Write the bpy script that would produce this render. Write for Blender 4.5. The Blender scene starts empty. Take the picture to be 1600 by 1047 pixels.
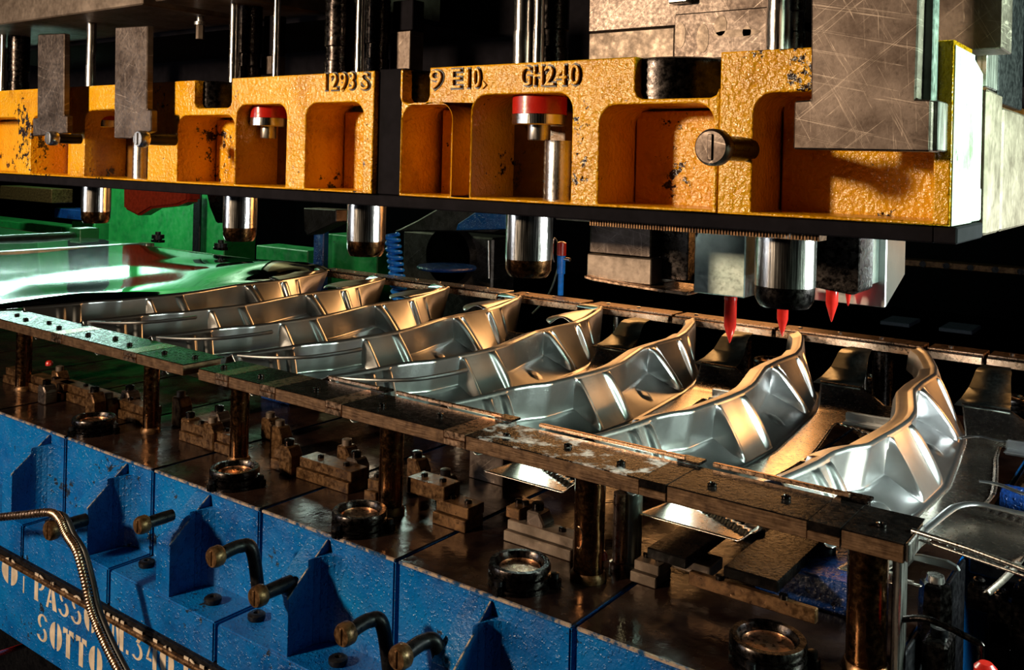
import bpy, bmesh, math, random
from mathutils import Vector, Matrix
random.seed(7)
PI = math.pi
SC = bpy.context.scene
COL = SC.collection
# ------------------------------------------------------------------ camera
F, PX, PY, ROLL, YAW = 1464.8, 800.0, 252.6, 0.0241, math.radians(36.51)
fwd = Vector((-math.sin(YAW), math.cos(YAW), 0)); rgt = Vector((math.cos(YAW), math.sin(YAW), 0)); up = Vector((0, 0, 1))
cr, sr = math.cos(ROLL), math.sin(ROLL)
R_ = rgt * cr + up * sr
U_ = up * cr - rgt * sr
cam = bpy.data.cameras.new('camera'); cam_o = bpy.data.objects.new('camera', cam); COL.objects.link(cam_o)
cam.sensor_width = 36; cam.lens = F / 1600 * 36; cam.shift_y = (PY - 523.5) / 1600; cam.clip_start = 0.02
m = Matrix((R_, U_, -fwd)).transposed().to_4x4(); cam_o.matrix_world = m
SC.camera = cam_o
# ------------------------------------------------------------------ world, lights, exposure
SC.view_settings.view_transform = 'Standard'; SC.view_settings.look = 'None'
SC.view_settings.exposure = 0.0; SC.view_settings.gamma = 1.0; SC.view_settings.use_curve_mapping = False
w = bpy.data.worlds.new('world'); SC.world = w; w.use_nodes = True
w.node_tree.nodes['Background'].inputs[0].default_value = (0.05, 0.045, 0.06, 1); w.node_tree.nodes['Background'].inputs[1].default_value = 0.12

def area(name, loc, target, sx, sy, power, col, spread=PI):
    l = bpy.data.lights.new(name, 'AREA'); l.shape = 'RECTANGLE'; l.size = sx; l.size_y = sy
    l.energy = power; l.color = col; l.spread = spread
    o = bpy.data.objects.new(name, l); COL.objects.link(o); o.location = loc
    d = Vector(target) - Vector(loc); o.rotation_euler = d.to_track_quat('-Z', 'Y').to_euler()
    return o
WARM = (1.0, 0.76, 0.50); AMBER = (1.0, 0.55, 0.24); COOL = (0.78, 1.0, 0.90); WHITE = (0.90, 1.0, 0.97)
area('key_lamp', (-2.38, -1.22, 0.46), (-1.1, 1.25, -0.2), 0.20, 0.22, 108, WARM)
area('low_fill', (-3.6, -0.9, -0.1), (-1.4, 1.1, -0.9), 0.6, 0.5, 10, (0.85, 0.92, 1.0))  # unseen fill added to brighten the lower blue castings
area('right_lamp', (0.38, 1.85, -0.22), (-0.5, 1.9, -0.52), 0.42, 0.28, 19, WHITE)
area('upper_right_lamp', (1.3, 2.0, 0.22), (-0.24, 1.5, 0.06), 0.5, 0.5, 15, (0.68, 1.0, 0.76), math.radians(60))
area('far_lamp', (-7.7, 3.95, 0.16), (-3.2, 1.9, -0.45), 1.3, 0.10, 26, (0.62, 1.0, 0.86))
area('amber_back_fill', (-2.0, 3.75, 0.03), (-1.8, 2.1, -0.55), 1.4, 0.30, 10, (1.0, 0.46, 0.15))  # unseen amber light added behind the castings for panels and webs
area('amber_right_fill', (0.50, 3.7, -0.17), (-1.5, 2.2, -0.5), 0.4, 0.2, 1.5, (1.0, 0.40, 0.10), math.radians(60))  # unseen amber light added to warm the back halves of the panels
area('green_panel_fill', (-7.2, 2.9, 1.9), (-7.6, 4.8, 0.1), 0.8, 0.5, 150, (0.7, 1.0, 0.7))  # unseen light added to brighten the green machine panels

def ray(x, y): return fwd + R_ * ((x - PX) / F) - U_ * ((y - PY) / F)
def at(x, y, Y=None, Z=None, X=None):
    r = ray(x, y)
    k = X / r.x if X is not None else (Y / r.y if Y is not None else Z / r.z)
    return r * k

# ------------------------------------------------------------------ materials
def nm(name):
    mt = bpy.data.materials.new(name); mt.use_nodes = True
    nt = mt.node_tree; b = nt.nodes['Principled BSDF']
    return mt, nt, b
def nd(nt, t, **kw):
    n = nt.nodes.new(t)
    for k, v in kw.items():
        if k in n.inputs: n.inputs[k].default_value = v
        else: setattr(n, k, v)
    return n
def coords(nt, sc=(1, 1, 1)):
    tc = nd(nt, 'ShaderNodeNewGeometry'); mp = nd(nt, 'ShaderNodeMapping'); mp.inputs['Scale'].default_value = sc
    nt.links.new(tc.outputs['Position'], mp.inputs[0]); return mp.outputs[0]
def ocoords(nt, sc=(1, 1, 1)):
    tc = nd(nt, 'ShaderNodeTexCoord'); mp = nd(nt, 'ShaderNodeMapping'); mp.inputs['Scale'].default_value = sc
    nt.links.new(tc.outputs['Object'], mp.inputs[0]); return mp.outputs[0]
def noise(nt, vec, scale, detail=4, rough=0.55):
    n = nd(nt, 'ShaderNodeTexNoise', Scale=scale, Detail=detail, Roughness=rough); nt.links.new(vec, n.inputs['Vector']); return n.outputs[0]
def ramp(nt, fac, stops):
    r = nd(nt, 'ShaderNodeValToRGB'); e = r.color_ramp.elements
    while len(e) < len(stops): e.new(0.5)
    for i, (p, c) in enumerate(stops):
        e[i].position = p; e[i].color = (c[0], c[1], c[2], 1) if len(c) == 3 else c
    nt.links.new(fac, r.inputs[0]); return r.outputs[0]
def mix(nt, fac, a, b, mode='MIX'):
    n = nd(nt, 'ShaderNodeMix'); n.data_type = 'RGBA'; n.blend_type = mode
    for s, v in ((0, fac), (6, a), (7, b)):
        if hasattr(v, 'links'): nt.links.new(v, n.inputs[s])
        else: n.inputs[s].default_value = v if not isinstance(v, tuple) else (*v, 1)
    return n.outputs[2]
def bump(nt, b, h, strength, dist=0.002):
    n = nd(nt, 'ShaderNodeBump', Strength=strength, Distance=dist); nt.links.new(h, n.inputs['Height'])
    prev = b.inputs['Normal'].links
    if prev: nt.links.new(prev[0].from_socket, n.inputs['Normal'])
    nt.links.new(n.outputs[0], b.inputs['Normal'])
G = lambda v: (v, v, v)

def metal(name, c1, c2, rough=0.3, var=0.12, scale=30, brush=None, metallic=1.0, bmp=0.15, bscale=120, pos=None):
    mt, nt, b = nm(name); v = coords(nt)
    n = noise(nt, v, scale, 5, 0.65)
    st = pos or (0.35, 0.65)
    nt.links.new(ramp(nt, n, [(st[0], c1), (st[1], c2)]), b.inputs['Base Color'])
    vb = coords(nt, brush) if brush else v
    n2 = noise(nt, vb, bscale, 4, 0.6)
    nt.links.new(ramp(nt, n2, [(0.3, G(max(rough - var, 0.03))), (0.7, G(rough + var))]), b.inputs['Roughness'])
    b.inputs['Metallic'].default_value = metallic
    if bmp: bump(nt, b, n2, bmp, 0.0008)
    return mt
M = {}
M['sidecast'] = None
M['steel'] = metal('brushed_steel', (0.45, 0.42, 0.40), (0.72, 0.69, 0.66), 0.30, 0.1, 18, (3, 3, 0.15), bscale=90)
M['pillar'] = metal('polished_pillar_steel', (0.52, 0.49, 0.47), (0.74, 0.71, 0.69), 0.20, 0.08, 24, (4, 4, 0.1), bscale=140, bmp=0.25)
M['plate'] = metal('scratched_steel_plate', (0.075, 0.055, 0.046), (0.185, 0.145, 0.125), 0.48, 0.12, 16, bscale=160, bmp=0.12)
M['beige'] = metal('ground_steel_block', (0.11, 0.08, 0.06), (0.29, 0.225, 0.18), 0.52, 0.10, 12, bscale=90, metallic=0.75, bmp=0.1)
M['darksteel'] = metal('oily_dark_steel', (0.012, 0.010, 0.010), (0.05, 0.042, 0.04), 0.28, 0.15, 40, bmp=0.5)
M['black'] = metal('black_oxide_steel', (0.006, 0.006, 0.008), (0.02, 0.019, 0.022), 0.38, 0.15, 30, metallic=0.6, bmp=0.3)
M['rust'] = metal('rusty_oiled_steel', (0.05, 0.022, 0.009), (0.20, 0.105, 0.045), 0.40, 0.15, 60, bmp=0.6, metallic=0.7)
M['railtop'] = metal('oil_wet_rail_steel', (0.003, 0.0025, 0.0025), (0.016, 0.012, 0.011), 0.24, 0.16, 36, bmp=0.5, bscale=140, pos=(0.45, 0.8), metallic=0.1)
M['railwhite'] = metal('rail_with_painted_glints', (0.004, 0.0035, 0.0035), (0.55, 0.55, 0.58), 0.3, 0.15, 26, bmp=0.6, bscale=200, pos=(0.50, 0.62), metallic=0.1)  # glints of a bright reflection painted as white noise patches
M['railside'] = metal('planed_brown_rail_steel', (0.07, 0.036, 0.019), (0.20, 0.115, 0.062), 0.42, 0.15, 50, (0.15, 1, 2), bscale=160, bmp=0.6, metallic=0.6)
M['post'] = metal('oiled_bronze_post_steel', (0.12, 0.052, 0.02), (0.26, 0.12, 0.05), 0.22, 0.1, 20, bmp=0.2)
M['sheet'] = metal('drawn_sheet_steel', (0.54, 0.55, 0.56), (0.66, 0.67, 0.68), 0.31, 0.03, 8, bmp=0.04, bscale=300)
M['strip'] = metal('mirror_sheet_steel', (0.50, 0.53, 0.50), (0.62, 0.64, 0.62), 0.05, 0.02, 5, bmp=0.0)
M['web'] = metal('amber_lit_sheet', (0.58, 0.50, 0.42), (0.72, 0.63, 0.54), 0.26, 0.03, 10, bmp=0.0)  # reflected amber light put into the sheet colour
M['wire'] = metal('copper_toned_rod', (0.45, 0.27, 0.17), (0.7, 0.45, 0.3), 0.3, 0.1, 60)
def floorplate():
    mt, nt, b = nm('oil_covered_base_plate'); v = coords(nt)
    n = noise(nt, v, 9, 6, 0.6)
    nt.links.new(ramp(nt, n, [(0.35, (0.006, 0.003, 0.003)), (0.62, (0.026, 0.013, 0.009)), (0.8, (0.06, 0.03, 0.018))]), b.inputs['Base Color'])
    nt.links.new(ramp(nt, noise(nt, v, 14, 5), [(0.35, G(0.07)), (0.7, G(0.38))]), b.inputs['Roughness'])
    b.inputs['Metallic'].default_value = 0.15
    bump(nt, b, noise(nt, v, 45, 4), 0.25, 0.003)
    return mt
M['wornedge'] = metal('chipped_paint_edge', (0.01, 0.08, 0.22), (0.55, 0.42, 0.32), 0.4, 0.1, 70, pos=(0.42, 0.56), metallic=0.5, bmp=0.3)
M['base'] = floorplate()
for q_, v_ in (('railtop', 0.05), ('railwhite', 0.08), ('base', 0.16)): M[q_].node_tree.nodes['Principled BSDF'].inputs['Specular IOR Level'].default_value = v_
def paint(name, c_main, c_dark, c_hi, chip, rough, bsc, bstr, grime=0.5, chip_amt=0.70, speck=None):
    mt, nt, b = nm(name); v = coords(nt)
    n = noise(nt, v, 7, 6, 0.65)
    c = ramp(nt, n, [(0.30, c_dark), (0.47, c_main), (0.75, c_hi)])
    nc = noise(nt, v, 55, 6, 0.7)
    nl = noise(nt, v, 8, 3, 0.5)
    mul = nd(nt, 'ShaderNodeMath', operation='MULTIPLY'); nt.links.new(nc, mul.inputs[0]); nt.links.new(nl, mul.inputs[1])
    msk = ramp(nt, mul.outputs[0], [(chip_amt * 0.5, G(0)), (chip_amt * 0.5 + 0.02, G(1))])
    c = mix(nt, msk, c, chip)
    nt.links.new(c, b.inputs['Base Color'])
    nt.links.new(ramp(nt, noise(nt, v, 20, 4), [(0.3, G(rough * 0.6)), (0.7, G(rough * 1.6))]), b.inputs['Roughness'])
    vo = nd(nt, 'ShaderNodeTexVoronoi', Scale=bsc); vo.feature = 'SMOOTH_F1'; nt.links.new(v, vo.inputs['Vector'])
    n3 = noise(nt, v, bsc * 1.1, 3, 0.55)
    bump(nt, b, n3, bstr, 0.004)
    bump(nt, b, vo.outputs['Distance'], bstr * 0.5, 0.002)
    if speck:
        n4 = noise(nt, v, speck, 2, 0.5)
        bump(nt, b, ramp(nt, n4, [(0.58, G(0)), (0.66, G(1))]), 0.6, 0.002)
    b.inputs['Specular IOR Level'].default_value = 0.7
    return mt
M['yellow'] = paint('thick_yellow_casting_paint', (0.74, 0.345, 0.005), (0.38, 0.145, 0.004), (0.84, 0.44, 0.02), (0.018, 0.009, 0.006), 0.15, 125, 1.0, chip_amt=0.70)
M['yellow_in'] = paint('shaded_yellow_recess_paint', (0.15, 0.062, 0.008), (0.04, 0.016, 0.005), (0.30, 0.13, 0.010), (0.02, 0.01, 0.006), 0.34, 70, 0.5, chip_amt=0.66)  # darker copy of the yellow, recess shade put into the colour
M['sidecast'] = paint('pale_green_lit_casting_side', (0.42, 0.50, 0.40), (0.10, 0.26, 0.04), (0.62, 0.66, 0.62), (0.05, 0.08, 0.03), 0.35, 90, 0.6, chip_amt=0.75)  # greenish white side light put into the paint colour
M['blue'] = paint('blue_casting_paint', (0.001, 0.10, 0.35), (0.001, 0.045, 0.20), (0.002, 0.155, 0.44), (0.010, 0.016, 0.03), 0.30, 170, 0.45, chip_amt=0.72, speck=130)
M['bluedark'] = paint('deep_blue_oily_paint', (0.004, 0.03, 0.16), (0.002, 0.010, 0.06), (0.01, 0.06, 0.25), (0.01, 0.01, 0.02), 0.2, 130, 0.8, speck=110)
M['green'] = paint('green_machine_paint', (0.010, 0.20, 0.045), (0.006, 0.12, 0.03), (0.02, 0.26, 0.06), (0.01, 0.02, 0.012), 0.4, 20, 0.1, chip_amt=0.8)
M['red'] = paint('red_spring_enamel', (0.42, 0.012, 0.008), (0.22, 0.006, 0.005), (0.55, 0.03, 0.012), (0.05, 0.01, 0.01), 0.22, 40, 0.15, chip_amt=0.85)
def scratches(mt, col, amount=0.5):
    nt = mt.node_tree; b = nt.nodes['Principled BSDF']; src = b.inputs['Base Color'].links[0].from_socket
    tc = nd(nt, 'ShaderNodeNewGeometry'); c = src
    for ang, sc in ((0.5, 5.0), (-0.9, 4.0), (0.06, 6.0), (1.35, 3.0)):
        m1 = nd(nt, 'ShaderNodeMapping'); m1.inputs['Rotation'].default_value = (0, ang, 0); nt.links.new(tc.outputs['Position'], m1.inputs[0])
        m2 = nd(nt, 'ShaderNodeMapping'); m2.inputs['Scale'].default_value = (60, 1, 1.0); nt.links.new(m1.outputs[0], m2.inputs[0])
        f = ramp(nt, noise(nt, m2.outputs[0], sc, 2, 0.5), [(0.655, G(0)), (0.67, G(amount)), (0.68, G(0))])
        c = mix(nt, f, c, col)
    nt.links.new(c, b.inputs['Base Color'])
def plain(name, c, rough=0.5, metallic=0.0, emis=None, es=0, trans=0):
    mt, nt, b = nm(name); b.inputs['Roughness'].default_value = rough; b.inputs['Metallic'].default_value = metallic
    v = coords(nt); n = noise(nt, v, 40, 4)
    d = tuple(x * 0.65 for x in c)
    nt.links.new(ramp(nt, n, [(0.35, d), (0.65, c)]), b.inputs['Base Color'])
    if emis: b.inputs['Emission Color'].default_value = (*emis, 1); b.inputs['Emission Strength'].default_value = es
    if trans: b.inputs['Transmission Weight'].default_value = trans
    return mt
scratches(M['plate'], (0.55, 0.45, 0.38), 0.55)
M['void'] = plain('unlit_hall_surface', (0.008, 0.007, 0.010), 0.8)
M['stencil'] = plain('cream_stencil_paint', (0.62, 0.50, 0.38), 0.6)
M['grime'] = plain('black_grime', (0.02, 0.011, 0.006), 0.5)
M['hose'] = plain('blue_coiled_hose', (0.01, 0.12, 0.75), 0.2)
M['rubber'] = plain('black_rubber', (0.01, 0.01, 0.012), 0.45)
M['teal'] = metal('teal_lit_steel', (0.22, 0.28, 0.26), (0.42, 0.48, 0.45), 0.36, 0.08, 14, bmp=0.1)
M['tab'] = metal('dark_green_toned_sheet', (0.10, 0.12, 0.11), (0.22, 0.25, 0.23), 0.35, 0.05, 12, bmp=0.05)
M['redpin'] = plain('translucent_red_pilot', (0.55, 0.02, 0.015), 0.15)
M['panelblue'] = plain('faint_blue_panel', (0.07, 0.08, 0.12), 0.5)
M['redcloth'] = plain('oily_red_guard', (0.38, 0.03, 0.012), 0.25)

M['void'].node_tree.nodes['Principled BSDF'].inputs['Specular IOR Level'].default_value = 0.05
M['hose'] = plain('blue_coiled_hose', (0.02, 0.25, 0.95), 0.15)
# ------------------------------------------------------------------ mesh helpers
def link(name, bm, mat, parent=None, bevel=0, smooth=False, seg=1, solid=0):
    bmesh.ops.recalc_face_normals(bm, faces=bm.faces) if not solid else None
    me = bpy.data.meshes.new(name)
    if bevel:
        es = [e for e in bm.edges if len(e.link_faces) == 2 and e.calc_face_angle(0) > 0.6]
        bmesh.ops.bevel(bm, geom=es, offset=bevel, segments=seg, affect='EDGES', clamp_overlap=True)
    bm.to_mesh(me); bm.free()
    for mm in (mat if isinstance(mat, (list, tuple)) else [mat]): me.materials.append(mm)
    if smooth:
        for p in me.polygons: p.use_smooth = True
        if smooth != 'all':
            me.set_sharp_from_angle(angle=math.radians(38))
    o = bpy.data.objects.new(name, me); COL.objects.link(o)
    if parent:
        o.parent = parent
        o.matrix_parent_inverse = Matrix.Translation(parent.location).inverted() if parent.rotation_euler.z == 0 else parent.matrix_basis.inverted()
    if solid:
        md = o.modifiers.new('thickness', 'SOLIDIFY'); md.thickness = solid; md.offset = 0
    return o
def box(bm, x0, x1, y0, y1, z0, z1):
    vs = [bm.verts.new(p) for p in ((x0, y0, z0), (x1, y0, z0), (x1, y1, z0), (x0, y1, z0), (x0, y0, z1), (x1, y0, z1), (x1, y1, z1), (x0, y1, z1))]
    for f in ((0, 3, 2, 1), (4, 5, 6, 7), (0, 1, 5, 4), (1, 2, 6, 5), (2, 3, 7, 6), (3, 0, 4, 7)): bm.faces.new([vs[i] for i in f])
def prism(bm, pts, axis, a, b):
    """polygon pts in the two other axes, swept from a to b along axis"""
    def P(p, t):
        if axis == 'X': return (t, p[0], p[1])
        if axis == 'Y': return (p[0], t, p[1])
        return (p[0], p[1], t)
    A = [bm.verts.new(P(p, a)) for p in pts]; B = [bm.verts.new(P(p, b)) for p in pts]
    bm.faces.new(A); bm.faces.new(B[::-1]); n = len(pts)
    for i in range(n): bm.faces.new((A[i], A[(i + 1) % n], B[(i + 1) % n], B[i]))
def lathe(bm, prof, c, axis='Z', seg=40):
    """prof: list of (radius, t) along axis starting at c"""
    rings = []
    for r, t in prof:
        ring = []
        for k in range(seg):
            a = 2 * PI * k / seg; u, v = r * math.cos(a), r * math.sin(a)
            p = (u, v, t) if axis == 'Z' else ((u, t, v) if axis == 'Y' else (t, u, v))
            ring.append(bm.verts.new((c[0] + p[0], c[1] + p[1], c[2] + p[2])))
        rings.append(ring)
    for A, B in zip(rings, rings[1:]):
        for k in range(seg): bm.faces.new((A[k], A[(k + 1) % seg], B[(k + 1) % seg], B[k]))
    if prof[0][0] > 1e-5 : bm.faces.new(rings[0])
    if prof[-1][0] > 1e-5 : bm.faces.new(rings[-1][::-1])
def tube(bm, path, r, seg=10, closed=False):
    path = [Vector(p) for p in path]; n = len(path); rings = []
    rr = r if isinstance(r, (list, tuple)) else [r] * n
    prev = None
    for i, p in enumerate(path):
        t = (path[min(i + 1, n - 1)] - path[max(i - 1, 0)]).normalized()
        if prev is None:
            a = Vector((0, 0, 1)) if abs(t.z) < 0.9 else Vector((1, 0, 0)); x = t.cross(a).normalized()
        else: x = (prev - t * prev.dot(t)).normalized()
        prev = x; y = t.cross(x)
        rings.append([bm.verts.new(p + (x * math.cos(2 * PI * k / seg) + y * math.sin(2 * PI * k / seg)) * rr[i]) for k in range(seg)])
    for A, B in zip(rings, rings[1:]):
        for k in range(seg): bm.faces.new((A[k], A[(k + 1) % seg], B[(k + 1) % seg], B[k]))
    bm.faces.new(rings[0][::-1]); bm.faces.new(rings[-1])
def smoothpath(pts, n=8):
    pts = [Vector(p) for p in pts]; out = []
    for i in range(len(pts) - 1):
        p0, p1, p2, p3 = pts[max(i - 1, 0)], pts[i], pts[i + 1], pts[min(i + 2, len(pts) - 1)]
        for k in range(n):
            t = k / n
            out.append(0.5 * ((2 * p1) + (p2 - p0) * t + (2 * p0 - 5 * p1 + 4 * p2 - p3) * t * t + (3 * p1 - p0 - 3 * p2 + p3) * t ** 3))
    out.append(pts[-1]); return out
def interp(tab, x):
    if x <= tab[0][0]: return tab[0][1]
    for (a, va), (b, vb) in zip(tab, tab[1:]):
        if x <= b:
            t = (x - a) / (b - a); return va + (vb - va) * t
    return tab[-1][1]
def thing(name, label, cat, loc=(0, 0, 0), group=None):
    o = bpy.data.objects.new(name, None); COL.objects.link(o); o.location = loc; o.empty_display_size = 0.05
    o['label'] = label; o['category'] = cat
    if group: o['group'] = group
    return o
def tag(o, label, cat, group=None):
    o['label'] = label; o['category'] = cat
    if group: o['group'] = group
    return o
def B(): return bmesh.new()
def part_box(name, parent, mat, x0, x1, y0, y1, z0, z1, bevel=0.0015):
    bm = B(); box(bm, x0, x1, y0, y1, z0, z1); return link(name, bm, mat, parent, bevel)
def curve_solid(name, outlines, depth, mat, loc, parent=None, bev=0.0, plane='XZ'):
    """outlines (first is outer, others are holes) in the XZ plane, thickness depth along +Y from loc"""
    cu = bpy.data.curves.new(name, 'CURVE'); cu.dimensions = '2D'; cu.fill_mode = 'BOTH'
    cu.extrude = depth / 2 - bev; cu.bevel_depth = bev; cu.bevel_resolution = 1; cu.offset = -bev
    for pts in outlines:
        s = cu.splines.new('POLY'); s.points.add(len(pts) - 1)
        for i, p in enumerate(pts): s.points[i].co = (p[0], p[1], 0, 1)
        s.use_cyclic_u = True
    tmp = bpy.data.objects.new('tmp', cu); COL.objects.link(tmp)
    dg = bpy.context.evaluated_depsgraph_get(); me = bpy.data.meshes.new_from_object(tmp.evaluated_get(dg))
    bpy.data.objects.remove(tmp); bpy.data.curves.remove(cu)
    me.transform(Matrix.Translation(Vector(loc) + Vector((0, depth / 2, 0))) @ Matrix.Rotation(PI / 2, 4, 'X'))
    bm = B(); bm.from_mesh(me); bmesh.ops.remove_doubles(bm, verts=bm.verts, dist=1e-5); bpy.data.meshes.remove(me)
    return link(name, bm, mat, parent)
def rr(x0, x1, z0, z1, r=0.02, rb=0.0, n=6):
    """rounded rectangle: radius r on top corners, rb on lower corners"""
    pts = []
    def corner(cx, cz, a0, rad):
        if rad <= 0: pts.append((cx, cz)); return
        for k in range(n + 1):
            a = a0 + PI / 2 * k / n; pts.append((cx + rad * math.cos(a), cz + rad * math.sin(a)))
    corner(x1 - r, z1 - r, 0, r) if r else pts.append((x1, z1))
    corner(x0 + r, z1 - r, PI / 2, r) if r else pts.append((x0, z1))
    corner(x0 + rb, z0 + rb, PI, rb) if rb else pts.append((x0, z0))
    corner(x1 - rb, z0 + rb, 3 * PI / 2, rb) if rb else pts.append((x1, z0))
    return pts
def XY(x, y, Y): p = at(x, y, Y=Y); return p.x, p.z
def Xp(x, Y=1.2, y=220): return at(x, y, Y=Y).x

# ================================================================== STRUCTURE: hall shell far behind
def struct(name, bm, mat):
    o = link(name, bm, mat); o['kind'] = 'structure'; return o
bm = B(); box(bm, -14, 5, -4, 12, -1.75, -1.65); struct('floor', bm, M['void'])
bm = B(); box(bm, -14, 5, 11.9, 12.1, -1.65, 5); struct('wall_back', bm, M['void'])
bm = B(); box(bm, -14.1, -13.9, -4, 12, -1.65, 5); struct('wall_left', bm, M['void'])
bm = B(); box(bm, 4.9, 5.1, -4, 12, -1.65, 5); struct('wall_right', bm, M['void'])
bm = B(); box(bm, -14, 5, -4.1, -3.9, -1.65, 5); struct('wall_front', bm, M['void'])
bm = B(); box(bm, -14, 5, -4, 12, 5.0, 5.1); struct('ceiling', bm, M['void'])

# ================================================================== BLUE LOWER DIE MODULES
ZB = -0.70; YB = 1.205; YF = 1.105; ZS = -0.888
mods = [(-4.05, -3.70), (-3.69, -3.33), (-3.32, -2.965), (-2.955, -2.60), (-2.59, -2.235), (-2.225, -1.863), (-1.853, -1.495), (-1.485, -1.126), (-1.116, -0.76), (-0.75, -0.345)]
guss = {3: -2.68, 4: -2.30, 5: -1.957, 6: -1.65, 7: -1.292, 8: -0.91, 9: -0.56, 2: -3.05, 1: -3.42, 0: -3.8}
mlab = ['blue die module at the far left end of the row', 'blue die module second from the far left end', 'blue die module under the strip of plain sheet', 'blue die module behind the left edge of the picture',
        'blue die module cut by the left picture edge with one gusset', 'blue die module left of the first vertical seam, with the armoured cable before it',
        'blue die module between first and second vertical seams, over the stencilled PASSO', 'blue die module between second and third vertical seams, two bent pins before it',
        'blue die module right of the third vertical seam with a speckled gusset', 'blue die module beneath the right end of the brown rail']
for i, (a, b) in enumerate(mods):
    t = thing('die_module', mlab[i], 'die block', ((a + b) / 2, 1.5, -1.0))
    bm = B(); box(bm, a, b, YB, 2.95, -0.965, ZB - 0.004); box(bm, a, b, YF, YB + 0.01, -0.965, ZS)
    link('casting', bm, M['blue'], t, 0.003, seg=2)
    bm = B(); box(bm, a + 0.001, b - 0.001, YB + 0.003, 2.95, ZB - 0.004, ZB); link('top_plate', bm, M['base'], t)
    g = guss[i]; wg = 0.046
    bm = B(); prism(bm, [(YB + 0.01, ZB - 0.006), (YB - 0.004, ZB - 0.008), (YF + 0.006, ZB - 0.082), (YF + 0.006, ZS - 0.002), (YB + 0.01, ZS - 0.002)], 'X', g - wg, g)
    # flared root of the gusset (cast fillet into the wall)
    for k in range(6):
        a0 = k / 6 * PI / 2; a1 = (k + 1) / 6 * PI / 2; r = 0.050
        y0, x0 = YB - r + r * math.sin(a0), g + r * (1 - math.cos(a0)); y1, x1 = YB - r + r * math.sin(a1), g + r * (1 - math.cos(a1))
        prism(bm, [(g - 0.001, y0), (x0, y0), (x1, y1), (g - 0.001, y1)], 'Z', ZS, ZB - 0.03 - 0.0 * k)
    link('gusset', bm, M['blue'], t, 0.0015)
    bm = B(); box(bm, a + 0.001, b - 0.001, YB - 0.0012, YB + 0.003, ZB - 0.0042, ZB + 0.0004); link('worn_edge', bm, M['wornedge'], t)
    bm = B(); prism(bm, [(YB - 0.0046, ZB - 0.0075), (YF + 0.0045, ZB - 0.0825), (YF + 0.0045, ZB - 0.086), (YB - 0.006, ZB - 0.0115)], 'X', g - 0.0022, g + 0.0006); link('gusset_edge', bm, M['wornedge'], t)
    for q in range(2):
        bx = g + 0.085 + 0.07 * q; 
        if bx > b - 0.02: bx = a + 0.04
        bm = B(); lathe(bm, [(0.015, 0), (0.017, 0.003), (0.017, 0.010), (0.013, 0.013), (0.006, 0.013), (0.005, 0.009), (0.0001, 0.009)], (bx, YB - 0.052 + 0.012 * q, ZS), seg=20)
        link('shelf_bolt', bm, M['black'], t, smooth=True)
# lower stencilled bolster with brown seam bar
bol = thing('bolster_plate', 'long blue bolster plate with cream stencilled lettering under the die modules', 'bolster', (-1.8, 1.1, -1.05))
bm = B(); box(bm, -4.2, -0.345, 1.095, 2.9, -1.155, -0.985); link('plate_body', bm, M['blue'], bol, 0.003)
bm = B(); box(bm, -4.2, -0.345, 1.10, 1.13, -0.9848, -0.9655); link('seam_shim', bm, M['black'], bol)
bm = B(); box(bm, -4.2, -0.345, 1.088, 1.10, -0.986, -0.977); link('seam_bar', bm, M['rust'], bol, 0.002)
bm = B(); box(bm, -4.3, 0.4, 1.45, 2.8, -1.65, -1.156); tag(link('press_bed', bm, M['black'], None, 0.01), 'black press bed in shadow beneath the stencilled bolster', 'press bed')

bm = B(); box(bm, -0.344, -0.337, 1.10, 1.87, -1.15, -0.702); tag(link('end_shade_plate', bm, M['black'], None, 0.002), 'black plate added to darken the right end of the die modules', 'cover')  # plate added so the lit blue end reads as dark
bm = B(); box(bm, -0.335, 0.7, 1.88, 2.95, -0.73, ZB); tag(link('rear_ledge', bm, M['black'], None, 0.004), 'black oily machine ledge beyond the dark pit at lower right', 'ledge')
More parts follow.
